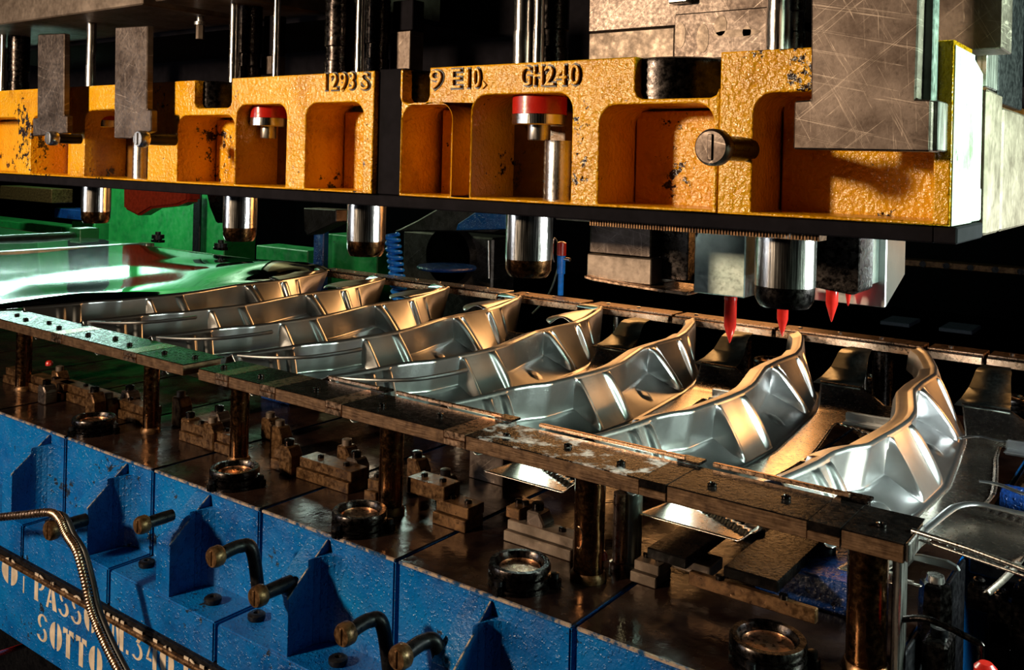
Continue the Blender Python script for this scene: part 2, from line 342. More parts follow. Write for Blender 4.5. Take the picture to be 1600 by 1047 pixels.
# stencil glyphs: polygons in a unit cell (width about 0.5)
def ell(cx, cz, rx, rz, a0, a1, n=10): return [(cx + rx * math.cos(math.radians(a0 + (a1 - a0) * k / n)), cz + rz * math.sin(math.radians(a0 + (a1 - a0) * k / n))) for k in range(n + 1)]
def arcstroke(cx, cz, rx, rz, th, a0, a1, n=12): return ell(cx, cz, rx, rz, a0, a1, n) + ell(cx, cz, rx - th, rz - 0.06, a1, a0, n)
GL = {
 'O': (0.50, [ell(0.27, 0.5, 0.27, 0.5, 97, 263) , ell(0.31, 0.5, 0.25, 0.5, 83, -83)]),
 'I': (0.16, [[(0, 0), (0.14, 0), (0.14, 1), (0, 1)]]),
 'P': (0.48, [[(0, 0), (0.2, 0), (0.2, 0.05), (0.18, 0.06), (0.18, 1), (0, 1)], arcstroke(0.22, 0.72, 0.27, 0.28, 0.13, 88, -88)]),
 'A': (0.50, [[(0, 0), (0.1, 0), (0.25, 0.75), (0.22, 1.0)], [(0.28, 1), (0.32, 1), (0.52, 0), (0.32, 0), (0.25, 0.55)], [(0.15, 0.22), (0.26, 0.22), (0.26, 0.30), (0.17, 0.30)]]),
 'S': (0.48, [arcstroke(0.25, 0.73, 0.23, 0.27, 0.12, 20, 245), arcstroke(0.22, 0.27, 0.25, 0.27, 0.13, 65, -160)]),
 'M': (0.62, [[(0, 0), (0.1, 0), (0.1, 1), (0, 1)], [(0.14, 1), (0.30, 1), (0.36, 0.3), (0.30, 0)], [(0.40, 0), (0.58, 0), (0.58, 1), (0.42, 1), (0.36, 0.6)]]),
 '.': (0.16, [[(0, 0), (0.12, 0), (0.12, 0.13), (0, 0.13)]]),
 '3': (0.46, [[(0.02, 0.84), (0.4, 0.84), (0.4, 1), (0.02, 1)], [(0.26, 0.8), (0.4, 0.8), (0.28, 0.58), (0.14, 0.58)], arcstroke(0.18, 0.28, 0.25, 0.28, 0.12, 85, -140)]),
 '4': (0.46, [[(0.02, 0.28), (0.1, 0.28), (0.24, 0.86), (0.2, 0.9)], [(0.28, 0), (0.44, 0), (0.44, 1), (0.28, 1)], [(0.02, 0.22), (0.24, 0.22), (0.24, 0.3), (0.02, 0.3)]]),
 'T': (0.46, [[(0.14, 0), (0.32, 0), (0.32, 0.84), (0.14, 0.84)], [(0, 0.78), (0.1, 0.84), (0.2, 0.86), (0.2, 1), (0, 1)], [(0.26, 0.86), (0.36, 0.84), (0.46, 0.78), (0.46, 1), (0.26, 1)]]),
 'R': (0.52, [[(0, 0), (0.18, 0), (0.18, 1), (0, 1)], arcstroke(0.22, 0.74, 0.26, 0.26, 0.12, 88, -88), [(0.26, 0.44), (0.36, 0.44), (0.52, 0), (0.34, 0)]]),
 'U': (0.50, [[(0, 0.3), (0.02, 0.1), (0.1, 0.0), (0.22, 0), (0.22, 0.1), (0.17, 0.2), (0.17, 1), (0, 1)], [(0.26, 0), (0.38, 0.03), (0.46, 0.15), (0.48, 0.3), (0.48, 1), (0.34, 1), (0.34, 0.2), (0.26, 0.1)]]),
 'N': (0.52, [[(0, 0), (0.09, 0), (0.09, 1), (0, 1)], [(0.12, 1), (0.24, 1), (0.40, 0.2), (0.36, 0.0)], [(0.42, 0), (0.5, 0), (0.5, 1), (0.42, 1)]]),
}
GL['0'] = GL['O']
def stencil(name, chars, x0, zc, h, ysurf, parent, wscale=1.0, sp=0.10):
    bm = B(); x = x0
    for ch in chars:
        if ch == ' ': x += 0.22 * h; continue
        wd, polys = GL[ch]
        for pl in polys:
            prism(bm, [(x + p[0] * h * wscale, zc + p[1] * h) for p in pl], 'Y', ysurf - 0.0006, ysurf + 0.001)
        x += (wd + sp) * h * wscale
    return link(name, bm, M['stencil'], parent), x
def sten_word(name, txt, px0, py0, px1, py1, parent, YS=1.095, hpx=None):
    """lettering from its lower left pixel to its lower right pixel on the bolster face"""
    a = at(px0, py0, Y=YS); b = at(px1, py1, Y=YS)
    nat = sum((0.22 if c == ' ' else GL[c][0] + 0.10) for c in txt) - 0.10
    return a, b, nat
HL = 0.062
a = at(55, 937, Y=1.095); zt = a.z
L1 = zt
for txt, p0, p1 in (('O', 2, 24), ('I', 36, 42), ('PASSO', 54, 150), ('MM.', 155, 204), ('340', 209, 272), ('RU', 290, 335)):
    xa = Xp(p0, 1.095, 930); xb = Xp(p1, 1.095, 950)
    nat = sum(GL[c][0] + 0.10 for c in txt) - 0.10
    stencil('stencil_lettering', txt, xa, L1, HL * (0.62 if txt == 'I' else 1), 1.095, bol, (xb - xa) / (nat * HL) if txt != 'I' else 1)
L2 = at(62, 1000, Y=1.095).z
for txt, p0, p1 in (('SOTTO', 58, 158), ('NU', 190, 240)):
    xa = Xp(p0, 1.095, 1000); xb = Xp(p1, 1.095, 1040)
    nat = sum(GL[c][0] + 0.10 for c in txt) - 0.10
    stencil('stencil_lettering', txt, xa, L2, HL, 1.095, bol, (xb - xa) / (nat * HL))

# ================================================================== RAILS AND POSTS
ZR = -0.49; ZRB = -0.515
YR0, YR1 = 1.30, 1.415
railx = [(-3.6, -2.62), (-2.575, -1.905), (-1.85, -1.78), (-1.745, -1.62), (-1.575, -1.425), (-1.385, -1.09), (-1.05, -0.70), (-0.653, -0.437), (-0.390, -0.308)]
# real joints read off the photograph
def fx(px, py): return at(px, py, Z=ZR).x
segs = [(-3.7, fx(75, 520)), (fx(92, 524), fx(190, 548)), (fx(210, 553), fx(284, 571)), (fx(307, 577), fx(334, 584)), (fx(354, 589), fx(404, 601)), (fx(428, 607), fx(506, 627)),
        (fx(532, 633), fx(692, 673)), (fx(724, 682), fx(1000, 748)), (fx(1042, 759), fx(1262, 814)), (fx(1312, 829), -0.308)]
ln = ['at the far left, green light on top', 'left of the first copper joint', 'ending at the open gap in the rail', 'short piece just right of the open gap', 'short piece between two copper joints left of centre', 'piece behind the brown post at left centre',
      'piece carried by the middle post', 'long piece with white glints painted on top', 'long piece over the dark gap right of centre', 'short end piece at the right end over the end post']
for i, (a, b) in enumerate(segs):
    t = thing('guide_rail', 'front brown steel rail bar, ' + ln[i], 'rail', ((a + b) / 2, 1.36, ZRB))
    bm = B(); box(bm, a + 0.0006, b - 0.0006, YR0, YR1 - 0.01, ZRB, ZR - 0.001); link('rail_body', bm, M['railside'], t, 0.001)
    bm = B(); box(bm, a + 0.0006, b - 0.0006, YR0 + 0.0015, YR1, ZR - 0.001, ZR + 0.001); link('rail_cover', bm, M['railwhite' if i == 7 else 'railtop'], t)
    n = max(1, int((b - a) / 0.09))
    for k in range(n):
        xx = a + (k + 0.5) * (b - a) / n
        bm = B(); lathe(bm, [(0.006, 0), (0.0072, 0.001), (0.0072, 0.004), (0.004, 0.005), (0.003, 0.003), (0.0001, 0.003)], (xx, 1.345 + 0.02 * (k % 2), ZR + 0.001), seg=14)
        link('cap_screw', bm, M['darksteel'], t, smooth=True)
jl = ['far left', 'second from the left', 'at the open gap, left', 'third', 'fourth', 'fifth', 'sixth', 'seventh', 'eighth']
jn = ['beside the far left post', 'under green reflections at left', None, 'first right of the open gap', 'second right of the open gap', 'over dark blue lower tooling', 'with notch, left of the painted white glints', 'at the painted white glints', 'nearest the right rail end']
for i in range(9):
    if i == 2: continue
    a, b = segs[i][1], segs[i + 1][0]
    t = thing('rail_joint_block', 'small copper toned joint block between rail bars, ' + jn[i], 'joint block', ((a + b) / 2, 1.36, ZRB))
    bm = B(); box(bm, a + 0.0004, b - 0.0004, YR0 - 0.001, YR1 + (0.0 if i != 8 else 0.03), ZR - 0.0115, ZR + 0.0015); link('upper_half', bm, M['railtop'] if i > 6 else M['wire'], t, 0.0008)
    bm = B(); box(bm, a + 0.0004, b - 0.0004, YR0 - 0.002, YR1 - 0.02, ZRB + 0.001, ZR - 0.0125); link('lower_half', bm, M['railside'] if i > 6 else M['wire'], t, 0.0008)
# end face plate of the rail and front wire rail to the right
tag(part_box('rail_end_plate', None, M['steel'], -0.3075, -0.302, 1.302, 1.385, -0.513, -0.488), 'bright steel end plate on the right end of the brown rail', 'plate')
rods = [((495, 592), (567, 611)), ((598, 617), (762, 657)), ((822, 670), (1052, 724)), ((1098, 733), (1312, 786))]
rl = ['left end of the row, above the middle joints', 'second from left, before the dark trough', 'third from left, before the silver panels', 'nearest, beside the big right panel']
for i, (p, q) in enumerate(rods):
    a = at(*p, Z=-0.482); b = at(*q, Z=-0.482)
    bm = B(); box(bm, a.x, b.x, 1.424, 1.431, -0.488, -0.481); box(bm, a.x, b.x, 1.437, 1.441, -0.4885, -0.484)
    tag(link('lifter_rod', bm, M['wire'], None, 0.001), 'thin copper rod along the rail edge, ' + rl[i], 'rod')
    bm = B(); box(bm, b.x - 0.01, b.x + 0.03, 1.415, 1.445, -0.4885, -0.484)
    tag(link('rod_clip', bm, M['darksteel'], None, 0.001), 'dark flat clip holding the right end of the copper rod ' + ['over the middle joints', 'before the dark trough', 'before the silver panels', 'beside the big right panel'][i], 'clip')
a = at(1425, 829, Z=-0.488); b = at(1610, 893, Z=-0.495)
bm = B(); tube(bm, [a, (a + b) / 2 + Vector((0, 0, 0.002)), b], 0.0035); tube(bm, [a + Vector((0, 0.0, -0.009)), b + Vector((0, 0, -0.008))], 0.002)
tag(link('tie_wire', bm, M['steel'], None, smooth=True), 'thin steel wire running right from the rail end', 'wire')

def post(px, py, lab, Y=1.36, r=0.026, name='rail_post'):
    x = at(px, py, Y=Y).x
    t = thing(name, lab, 'post', (x, Y, ZB))
    bm = B(); lathe(bm, [(r, 0.014), (r, 0.02), (r, 0.184 - 0.002)], (x, Y, ZB), seg=36); link('shaft', bm, M['post'], t, smooth=True)
    bm = B(); lathe(bm, [(r + 0.005, 0), (r + 0.005, 0.008), (r + 0.001, 0.014), (r - 0.002, 0.014)], (x, Y, ZB), seg=36); link('collar', bm, M['rust'], t, smooth=True)
post(38, 540, 'brown round rail post near the left picture edge', r=0.022)
post(237, 600, 'slim brown rail post standing above the first blue seam', r=0.019)
post(375, 640, 'brown rail post behind the oil filler ring left of centre', r=0.021)
post(612, 700, 'brown rail post at the middle beside an oily ring', r=0.024)
post(922, 780, 'thick brown rail post with a scratched C mark, right of centre', r=0.026)
post(1356, 900, 'thickest brown rail post under the right rail end', r=0.0275)
x4 = at(905, 835, Y=1.335).x
bm = B(); tube(bm, [(x4 + 0.008 * math.cos(a_), 1.3338, -0.625 + 0.018 * math.sin(a_)) for a_ in [(-1.9 + k * 0.33) for k in range(12)]], 0.0012, 6)
o = link('scratched_mark', bm, M['wire'], [q for q in bpy.data.objects if q.get('label', '').startswith('thick brown rail post with')][0])
bm = B(); box(bm, -0.338, -0.326, 1.362, 1.40, -0.70, -0.517); tag(link('cover_strip', bm, M['steel'], None, 0.002), 'upright pale steel strip behind the right rail post', 'strip')

# back rail
YK0, YK1 = 2.77, 2.88
bk = [(525, 418, 790, 456), (800, 458, 905, 474), (915, 476, 1040, 494), (1046, 495, 1200, 516), (1206, 517, 1430, 548), (1440, 549, 1530, 560), (1536, 562, 1700, 584)]
bl = ['far left length catching white glare', 'length behind the blue hose fitting', 'length left of the first red pilot', 'length between the red pilots', 'long length right of the red pilots', 'short joint length at right', 'last length leaving the picture on the right']
for i, (x0, y0, x1, y1) in enumerate(bk):
    a = at(x0, y0, Z=ZR).x; b = at(x1, y1, Z=ZR).x
    t = thing('back_guide_rail', 'oily rear guide rail, ' + bl[i], 'rail', ((a + b) / 2, 2.82, -0.52))
    bm = B(); box(bm, a, b, YK0 + 0.03, YK1, ZR - 0.03, ZR); link('rail_body', bm, M['steel' if i == 0 else 'rust'], t, 0.001)  # first length made pale steel to stand in for the glare
    for k, (yy, zz) in enumerate(((YK0, ZR - 0.004), (YK0 + 0.011, ZR - 0.001), (YK0 + 0.022, ZR + 0.002))):
        bm = B(); box(bm, a, b, yy, yy + 0.007, zz - 0.02, zz); link('wear_strip', bm, M['wire'] if k != 1 else M['darksteel'], t, 0.001)
    for k in range(max(1, int((b - a) / 0.12))):
        bm = B(); lathe(bm, [(0.006, 0), (0.007, 0.004), (0.004, 0.005)], (a + 0.05 + 0.12 * k, 2.845, ZR), seg=12); link('cap_screw', bm, M['steel'], t, smooth=True)
a = at(525, 418, Z=ZR).x
tag(part_box('rear_sheet_edge_rail', None, M['steel'], -5.0, a - 0.02, 2.80, 2.86, -0.51, -0.492), 'thin rear edge rail beside the plain strip at left', 'rail')
for px, py, lab in ((985, 520, 'left of the first red pilot'), (1160, 560, 'below the first red pilot'), (1379, 575, 'behind the second silver panel')):
    x = at(px, py, Y=2.82).x
    t = thing('back_rail_post', 'glossy dark round rear post ' + lab, 'post', (x, 2.82, ZB))
    bm = B(); lathe(bm, [(0.034, 0), (0.034, 0.01), (0.028, 0.012), (0.028, 0.179)], (x, 2.82, ZB), seg=30); link('shaft', bm, M['darksteel'], t, smooth=True)
    bm = B(); lathe(bm, [(0.009, 0), (0.009, 0.178)], (x - 0.045, 2.80, ZB), seg=16); link('guide_pin', bm, M['steel'], t, smooth=True)

# ================================================================== BUSHING RINGS
def ring(px, py, lab, Y=None, r=0.052, z=ZB):
    p = at(px, py, Z=z + 0.03); x, y = (p.x, p.y if Y is None else Y)
    t = thing('guide_bushing', lab, 'bushing', (x, y, z))
    bm = B(); lathe(bm, [(r * .72, 0.0), (r, 0), (r, 0.007), (r * .93, 0.009), (r * .93, 0.012), (r, 0.014), (r, 0.021), (r * .93, 0.023), (r * .93, 0.026), (r, 0.028), (r, 0.034), (r * .96, 0.038), (r * .80, 0.038), (r * .72, 0.030), (r * .72, 0.001)], (x, y, z), seg=44)
    link('ring', bm, M['darksteel'], t, smooth=True)
    bm = B(); lathe(bm, [(r * .715, 0.027), (r * .66, 0.029), (r * .63, 0.02), (r * .63, 0.001), (r * .70, 0.001)], (x, y, z), seg=36); link('bronze_sleeve', bm, M['wire'], t, smooth=True)
    bm = B(); lathe(bm, [(r * .625, 0.0012), (r * .625, 0.003)], (x, y, z), seg=30); link('bore', bm, M['void'], t)
    for k in range(3):
        a = 2 * PI * k / 3 + 0.5
        bm = B(); box(bm, x + (r + 0.001) * math.cos(a) - 0.008, x + (r + 0.012) * math.cos(a) + 0.006, y + (r + 0.004) * math.sin(a) - 0.008, y + (r + 0.004) * math.sin(a) + 0.008, z, z + 0.016)
        cl = link('clamp', bm, M['darksteel'], t, 0.002)
        bm = B(); lathe(bm, [(0.007, 0), (0.007, 0.008), (0.004, 0.009)], (x + (r + 0.008) * math.cos(a), y + (r + 0.004) * math.sin(a), z + 0.016), seg=12); link('clamp_screw', bm, M['black'], cl, smooth=True)
ring(147, 656, 'oily guide bushing ring at the far left below the rail')
ring(367, 735, 'oily guide bushing ring with copper bore, left of centre')
ring(562, 802, 'oily guide bushing ring before the middle rail post')
ring(812, 884, 'glossy guide bushing ring with red copper bore in the foreground')
ring(1200, 1003, 'black guide bushing ring at the bottom edge right of centre', r=0.054)
ring(1205, 565, 'rear guide bushing ring below the first red pilot', r=0.06)
ring(1342, 590, 'rear guide bushing ring behind the second panel', r=0.06)
ring(1572, 622, 'rear guide bushing ring at the right picture edge', r=0.06)

# ================================================================== LOWER TOOLING ON THE PLATE
def barx(p0, p1, z1, h, dy, mat, lab, name='tool_bar', cat='bar', z0=None, step=True):
    a = at(*p0, Z=z1); b = at(*p1, Z=z1); y = (a.y + b.y) / 2
    t = thing(name, lab, cat, ((a.x + b.x) / 2, y, z1 - h))
    zz = z1 - h
    if step:
        bm = B(); box(bm, a.x, b.x, y, y + dy, z1 - h * 0.46, z1); link('upper_bar', bm, mat, t, 0.0015)
        bm = B(); box(bm, a.x - 0.004, b.x - 0.002, y - 0.006, y + dy, zz, z1 - h * 0.5); link('lower_bar', bm, mat, t, 0.0015)
    else:
        bm = B(); box(bm, a.x, b.x, y, y + dy, zz, z1); link('bar', bm, mat, t, 0.0015)
    for k in range(2):
        xx = a.x + (b.x - a.x) * (0.25 + 0.5 * k)
        bm = B(); lathe(bm, [(0.007, 0), (0.007, 0.006), (0.004, 0.007)], (xx, y + dy / 2, z1), seg=12); link('bolt', bm, M['darksteel'], t, smooth=True)
    return t
barx((0, 575), (108, 600), -0.655, 0.045, 0.04, M['rust'], 'rusty long tool bar at the left picture edge under the rail')
barx((95, 595), (227, 640), -0.655, 0.045, 0.04, M['rust'], 'rusty long tool bar between the first two rail posts')
barx((286, 658), (362, 683), -0.655, 0.045, 0.04, M['rust'], 'rusty short tool bar left of the third rail post')
barx((428, 700), (448, 706), -0.655, 0.045, 0.04, M['rust'], 'small rusty block right of the third rail post')
barx((470, 713), (547, 739), -0.655, 0.045, 0.05, M['rust'], 'golden rusty step bar at centre left of the middle post')
barx((574, 748), (592, 753), -0.655, 0.045, 0.04, M['rust'], 'small stepped block touching the middle post')
barx((636, 745), (694, 762), -0.63, 0.03, 0.05, M['rust'], 'upper golden bar right of the middle post', step=False)
barx((682, 780), (731, 796), -0.655, 0.045, 0.05, M['rust'], 'golden stepped bar end below the upper golden bar')
barx((792, 812), (897, 843), -0.662, 0.038, 0.04, M['beige'], 'pale stepped bar left of the scratched post')
barx((790, 791), (812, 797), -0.642, 0.02, 0.06, M['rust'], 'small pale topped block above the pale stepped bar', step=False)
barx((990, 875), (1030, 886), -0.665, 0.035, 0.05, M['beige'], 'small steel block in the dark right of the scratched post')
barx((1050, 868), (1110, 886), -0.655, 0.02, 0.05, M['beige'], 'worn steel block before the speckled plate', step=False)
barx((1072, 896), (1278, 950), -0.655, 0.022, 0.012, M['rust'], 'long thin brown bar along the blue base casting', step=False)
# ground vertical plate and dark tooling
a = at(733, 735, Y=1.62); b = at(786, 745, Y=1.62)
tag(part_box('upright_tool_plate', None, M['plate'], a.x, b.x, 1.62, 1.70, -0.70, -0.585), 'grey brushed upright steel plate under the rail with painted glints', 'plate')
# speckled cross plates lit amber
for i, (p0, p1, p2, z) in enumerate((((1015, 852), (1055, 868), (1062, 800), -0.632), ((1130, 884), (1198, 902), (1165, 835), -0.632))):
    a = at(*p0, Z=z); b = at(*p1, Z=z); c = at(*p2, Z=z)
    bm = B(); box(bm, a.x, b.x + 0.02, min(a.y, b.y), min(a.y, b.y) + 0.24, z - 0.018, z)
    tag(link('oily_die_plate', bm, M['railtop'], None, 0.002), ['wet speckled dark die plate with amber sparkles, left', 'wet speckled die plate with bright amber sparkles beside the blue base'][i], 'plate')
# blue base casting piece at lower right
t = thing('blue_support_casting', 'deep blue oily support casting behind the right rail post', 'casting', (-0.5, 1.6, -0.70))
a = at(1120, 880, Z=-0.65); b = at(1338, 925, Z=-0.65)
bm = B(); box(bm, a.x + 0.04, b.x, 1.50, 1.74, -0.70, -0.648); link('block', bm, M['bluedark'], t, 0.004, seg=2)
bm = B(); lathe(bm, [(0.022, 0), (0.022, 0.012), (0.017, 0.014), (0.015, 0.004)], (b.x - 0.09, 1.60, -0.648), seg=24); link('round_boss', bm, M['black'], t, smooth=True)
bm = B(); lathe(bm, [(0.02, 0), (0.02, 0.022), (0.014, 0.024)], (b.x - 0.20, 1.57, -0.648), seg=24); link('round_boss', bm, M['black'], t, smooth=True)
# guide cylinders right of the scratched post
for i, (px, py, mt, r) in enumerate(((968, 850, 'wire', 0.012), (988, 850, 'teal', 0.016))):
    p = at(px, py, Z=-0.66)
    bm = B(); lathe(bm, [(r * 1.4, 0), (r * 1.4, 0.01), (r, 0.012), (r, 0.13)], (p.x, p.y, -0.70), seg=24)
    tag(link('guide_stud', bm, M[mt], None, smooth=True), ['amber lit slim guide stud right of the scratched post', 'teal lit round guide stud right of the amber one'][i], 'stud')
# die blocks under the strip: one insert per pitch, mostly in the dark
for k in range(9):
    x0 = -0.165 - 0.34 * k
    t = thing('die_insert', 'dark oily lower die insert ' + ['under the open window right of the nearest panel', 'under the window left of the nearest panel', 'under the window left of the second panel', 'beneath the third silver panel', 'beneath the first golden panel', 'beneath the second golden panel', 'beneath the third golden panel', 'beneath the dark panels at left', 'beneath the plain strip'][k], 'die insert', (x0, 2.0, ZB))
    bm = B(); box(bm, x0 - 0.15, x0 - 0.005, 1.90, 2.45, ZB, -0.665); link('insert_base', bm, M['darksteel'], t, 0.003)
    bm = B(); lathe(bm, [(0.0001, -0.07), (0.026, -0.068), (0.028, -0.06), (0.028, 0.06), (0.026, 0.068), (0.0001, 0.07)], (x0 - 0.075, 2.05, -0.634), axis='X' if k < 3 else 'Y', seg=28); link('urethane_roll', bm, M['bluedark'], t, smooth=True)
    bm = B(); lathe(bm, [(0.012, 0), (0.012, 0.055)], (x0 - 0.06, 1.94, -0.665), seg=18); link('lifter_pin', bm, M['steel'], t, smooth=True)
    bm = B(); box(bm, x0 - 0.13, x0 - 0.03, 2.14, 2.20, -0.665, -0.640); link('gauge_block', bm, M['rust'], t, 0.003)
# random hardware in the dark between rail and plate
HL_ = ['behind the far left post', 'left of the first two posts, nearest the red plug', 'on the long bar between the first two posts', 'just right of that bar centre, squat', 'left of the slim second post', 'left of the short rusty bar', 'at the middle of the short rusty bar', 'right end of the short rusty bar, low', 'right end of the short rusty bar, tall', 'right of the third post by the blue riser', 'above the golden step bar, left', 'behind the golden step bar, highest', 'above the golden step bar, right', 'between golden step bar and middle post', 'right of the middle post', 'left of the grey upright plate', 'behind the pale stepped bar']
hw = [(75, 590), (95, 575), (150, 615), (172, 610), (205, 605), (285, 622), (300, 640), (335, 655), (345, 645), (425, 640), (455, 690), (440, 668), (560, 700), (545, 690), (655, 718), (700, 728), (845, 790)]
for i, (px, py) in enumerate(hw):
    p = at(px, py, Z=-0.63); p.y = min(p.y, 2.6)
    t = thing('clamp_fitting', 'small oily clamp fitting ' + HL_[i], 'fitting', (p.x, p.y, ZB), 'oily fittings under the rail')
    h = 0.05 + 0.012 * (i % 3)
    bm = B(); prism(bm, [(p.x - 0.02, ZB), (p.x + 0.02, ZB), (p.x + 0.02, ZB + h * 0.7), (p.x + 0.008, ZB + h), (p.x - 0.02, ZB + h)], 'Y', p.y - 0.018, p.y + 0.018); cb = link('clamp_body', bm, M['rust' if i % 4 else 'plate'], t, 0.003)
    bm = B(); lathe(bm, [(0.011, 0), (0.011, 0.012), (0.006, 0.014)], (p.x - 0.006, p.y, ZB + h), seg=14); link('nut', bm, M['beige' if i % 2 else 'darksteel'], cb, smooth=True)
for i, (px, py, Z) in enumerate(((77, 568, -0.6), (330, 661, -0.66), (940, 868, -0.66))):
    p = at(px, py, Z=Z)
    bm = B(); lathe(bm, [(0.010, 0), (0.010, 0.008), (0.006, 0.013), (0.0001, 0.014)], (p.x, p.y, Z - 0.005), seg=14)
    tag(link('red_plug', bm, M['red'], None, smooth=True), 'small red plug ' + ['near the far left tooling', 'on the rusty bar left of centre', 'beside the scratched post'][i], 'plug')
# blue speckled support lumps seen under the rail
for i, (x0, x1, py, Y) in enumerate(((405, 450, 680, 1.75), (640, 690, 730, 1.9), (835, 880, 790, 1.8), (130, 200, 580, 2.2))):
    a = at(x0, py, Y=Y); b = at(x1, py, Y=Y)
    bm = B(); prism(bm, [(a.x, ZB), (b.x, ZB), (b.x, -0.60), (b.x - 0.03, -0.585), (a.x + 0.01, -0.60)], 'Y', Y, Y + 0.12)
    tag(link('blue_riser', bm, M['bluedark'], None, 0.004), 'rough blue riser block under the rail, ' + ['right of the third post', 'right of the middle post', 'behind the pale stepped bar', 'at far left'][i], 'block')

# dark hardware lower right
t = thing('hopper_bracket', 'black bracket frame in the dark bottom right corner', 'bracket', (0, 1.3, -0.8))
def rod(pts, r, name, mat, parent, Y):
    bm = B(); tube(bm, smoothpath([at(x, y, Y=Y) for x, y in pts], 6), r, 10); return link(name, bm, mat, parent, smooth=True)
rod([(1395, 970), (1450, 968), (1525, 1003), (1532, 1012), (1531, 1050), (1530, 1100)], 0.0045, 'frame_tube', M['darksteel'], t, 1.38)
bm = B(); a = at(1440, 1000, Y=1.40); b = at(1480, 1010, Y=1.40); box(bm, a.x, b.x, 1.40, 1.46, -0.95, a.z); link('block', bm, M['darksteel'], t, 0.004)
bm = B(); lathe(bm, [(0.012, 0), (0.012, 0.012)], ((a.x + b.x) / 2, 1.43, a.z), seg=16); link('bolt', bm, M['black'], t, smooth=True)
a = at(1430, 915, Y=1.5); b = at(1478, 960, Y=1.5)
t = thing('hex_fitting', 'dark hexagonal fitting lit faintly below the torn sheet tab', 'fitting', ((a.x + b.x) / 2, 1.52, b.z))
bm = B(); lathe(bm, [(0.024, b.z - 0.09), (0.024, b.z), (0.022, b.z + 0.03), (0.022, a.z), (0.014, a.z + 0.003)], ((a.x + b.x) / 2, 1.53, 0), seg=6); link('hex_body', bm, M['darksteel'], t)
bm = B(); lathe(bm, [(0.014, a.z), (0.012, a.z + 0.012)], ((a.x + b.x) / 2, 1.53, 0), seg=16); link('cap', bm, M['steel'], t, smooth=True)
p = at(1540, 1043, Y=1.35); bm = B(); lathe(bm, [(0.014, -0.03), (0.014, 0), (0.008, 0.006)], tuple(p), seg=18); tag(link('red_bung', bm, M['red'], None, smooth=True), 'red bung at the bottom right picture edge', 'cap')
for i in range(12):
    px = 1530 + (i * 37) % 75; py = 905 + (i * 53) % 140; p = at(px, py, Y=1.75)
    bm = B(); lathe(bm, [(0.010, -0.012), (0.010, 0), (0.005, 0.004)], tuple(p), seg=8); box(bm, p.x - 0.016, p.x + 0.016, p.y - 0.01, p.y + 0.014, p.z - 0.05, p.z - 0.012)
    tag(link('dark_fitting', bm, M['darksteel'], None, 0.001), 'tiny black oily fitting glinting at lower right', 'fitting', 'glinting fittings at lower right')
# torn silver tab at the rail end
t = thing('sheet_scrap', 'pale torn sheet metal finger hanging below the rail end', 'scrap')
pts = [(1396, 886), (1412, 893), (1424, 880), (1428, 876), (1445, 880), (1490, 892), (1500, 894), (1496, 886), (1480, 877), (1440, 868), (1420, 866)]
bm = B(); vs = [at(x, y, Y=1.43) for x, y in pts]; prism(bm, [(v.x, v.z) for v in vs], 'Y', 1.43, 1.437); link('bent_finger', bm, M['sheet'], t, 0.001)

# red tube at lower left
p0 = at(-20, 1028, Y=0.98); p1 = at(70, 998, Y=1.25)
bm = B(); tube(bm, [p0, p1], 0.006); tag(link('red_tube', bm, M['red'], None, smooth=True), 'thin red tube crossing the dark below the bolster at lower left', 'tube')

# ================================================================== LIFTING PINS ON THE BLUE CASTINGS
def pin(px, py, lab, Y0, Y1, r, bend=None, mat='black', headmat='rust'):
    c = at(px, py, Y=Y0)
    t = thing('lifting_pin', lab, 'pin', tuple(c))
    bm = B(); lathe(bm, [(0.0001, -0.002), (r * 0.86, -0.002), (r, 0.003), (r, 0.016), (r * 0.9, 0.019), (r * 0.55, 0.019)], tuple(c), axis='Y', seg=32); hd = link('pin_head', bm, M[headmat], t, smooth=True)
    bm = B(); box(bm, c.x - r * 0.14, c.x + r * 0.14, c.y - 0.0045, c.y, c.z - r * 0.7, c.z + r * 0.7); o = link('head_rib', bm, M[headmat], hd, 0.001)
    if bend is None:
        bm = B(); lathe(bm, [(r * 0.66, 0.018), (r * 0.70, (Y1 - Y0) * 0.7), (r * 0.66, Y1 - Y0)], tuple(c), axis='Y', seg=24); link('shank', bm, M[mat], t, smooth=True)
    else:
        pts = [c + Vector((0, 0.018, 0)), c + Vector((0, (Y1 - Y0) * 0.75, 0.002)), c + Vector((0.012, Y1 - Y0, -0.010)), c + Vector((0.030, Y1 - Y0 + 0.004, -0.10))]
        bm = B(); tube(bm, smoothpath(pts, 8), [r * 0.66] * 25, 14); link('shank', bm, M[mat], t, smooth=True)
pin(75, 830, 'lifting pin with oval rusty head behind the armoured cable', 1.02, 1.103, 0.021)
pin(216, 822, 'straight lifting pin at the first vertical seam', 1.05, 1.125, 0.0175)
pin(331, 872, 'bent lifting pin over the dark pocket above the lettering', 1.04, 1.12, 0.0185, 1)
pin(398, 934, 'straight lifting pin just right of the pocket above the lettering', 1.05, 1.13, 0.0185)
pin(534, 994, 'bent lifting pin left of the third vertical seam', 1.05, 1.13, 0.0185, 1)
pin(620, 1030, 'bent lifting pin at the bottom edge under the third seam', 1.05, 1.13, 0.019, 1)

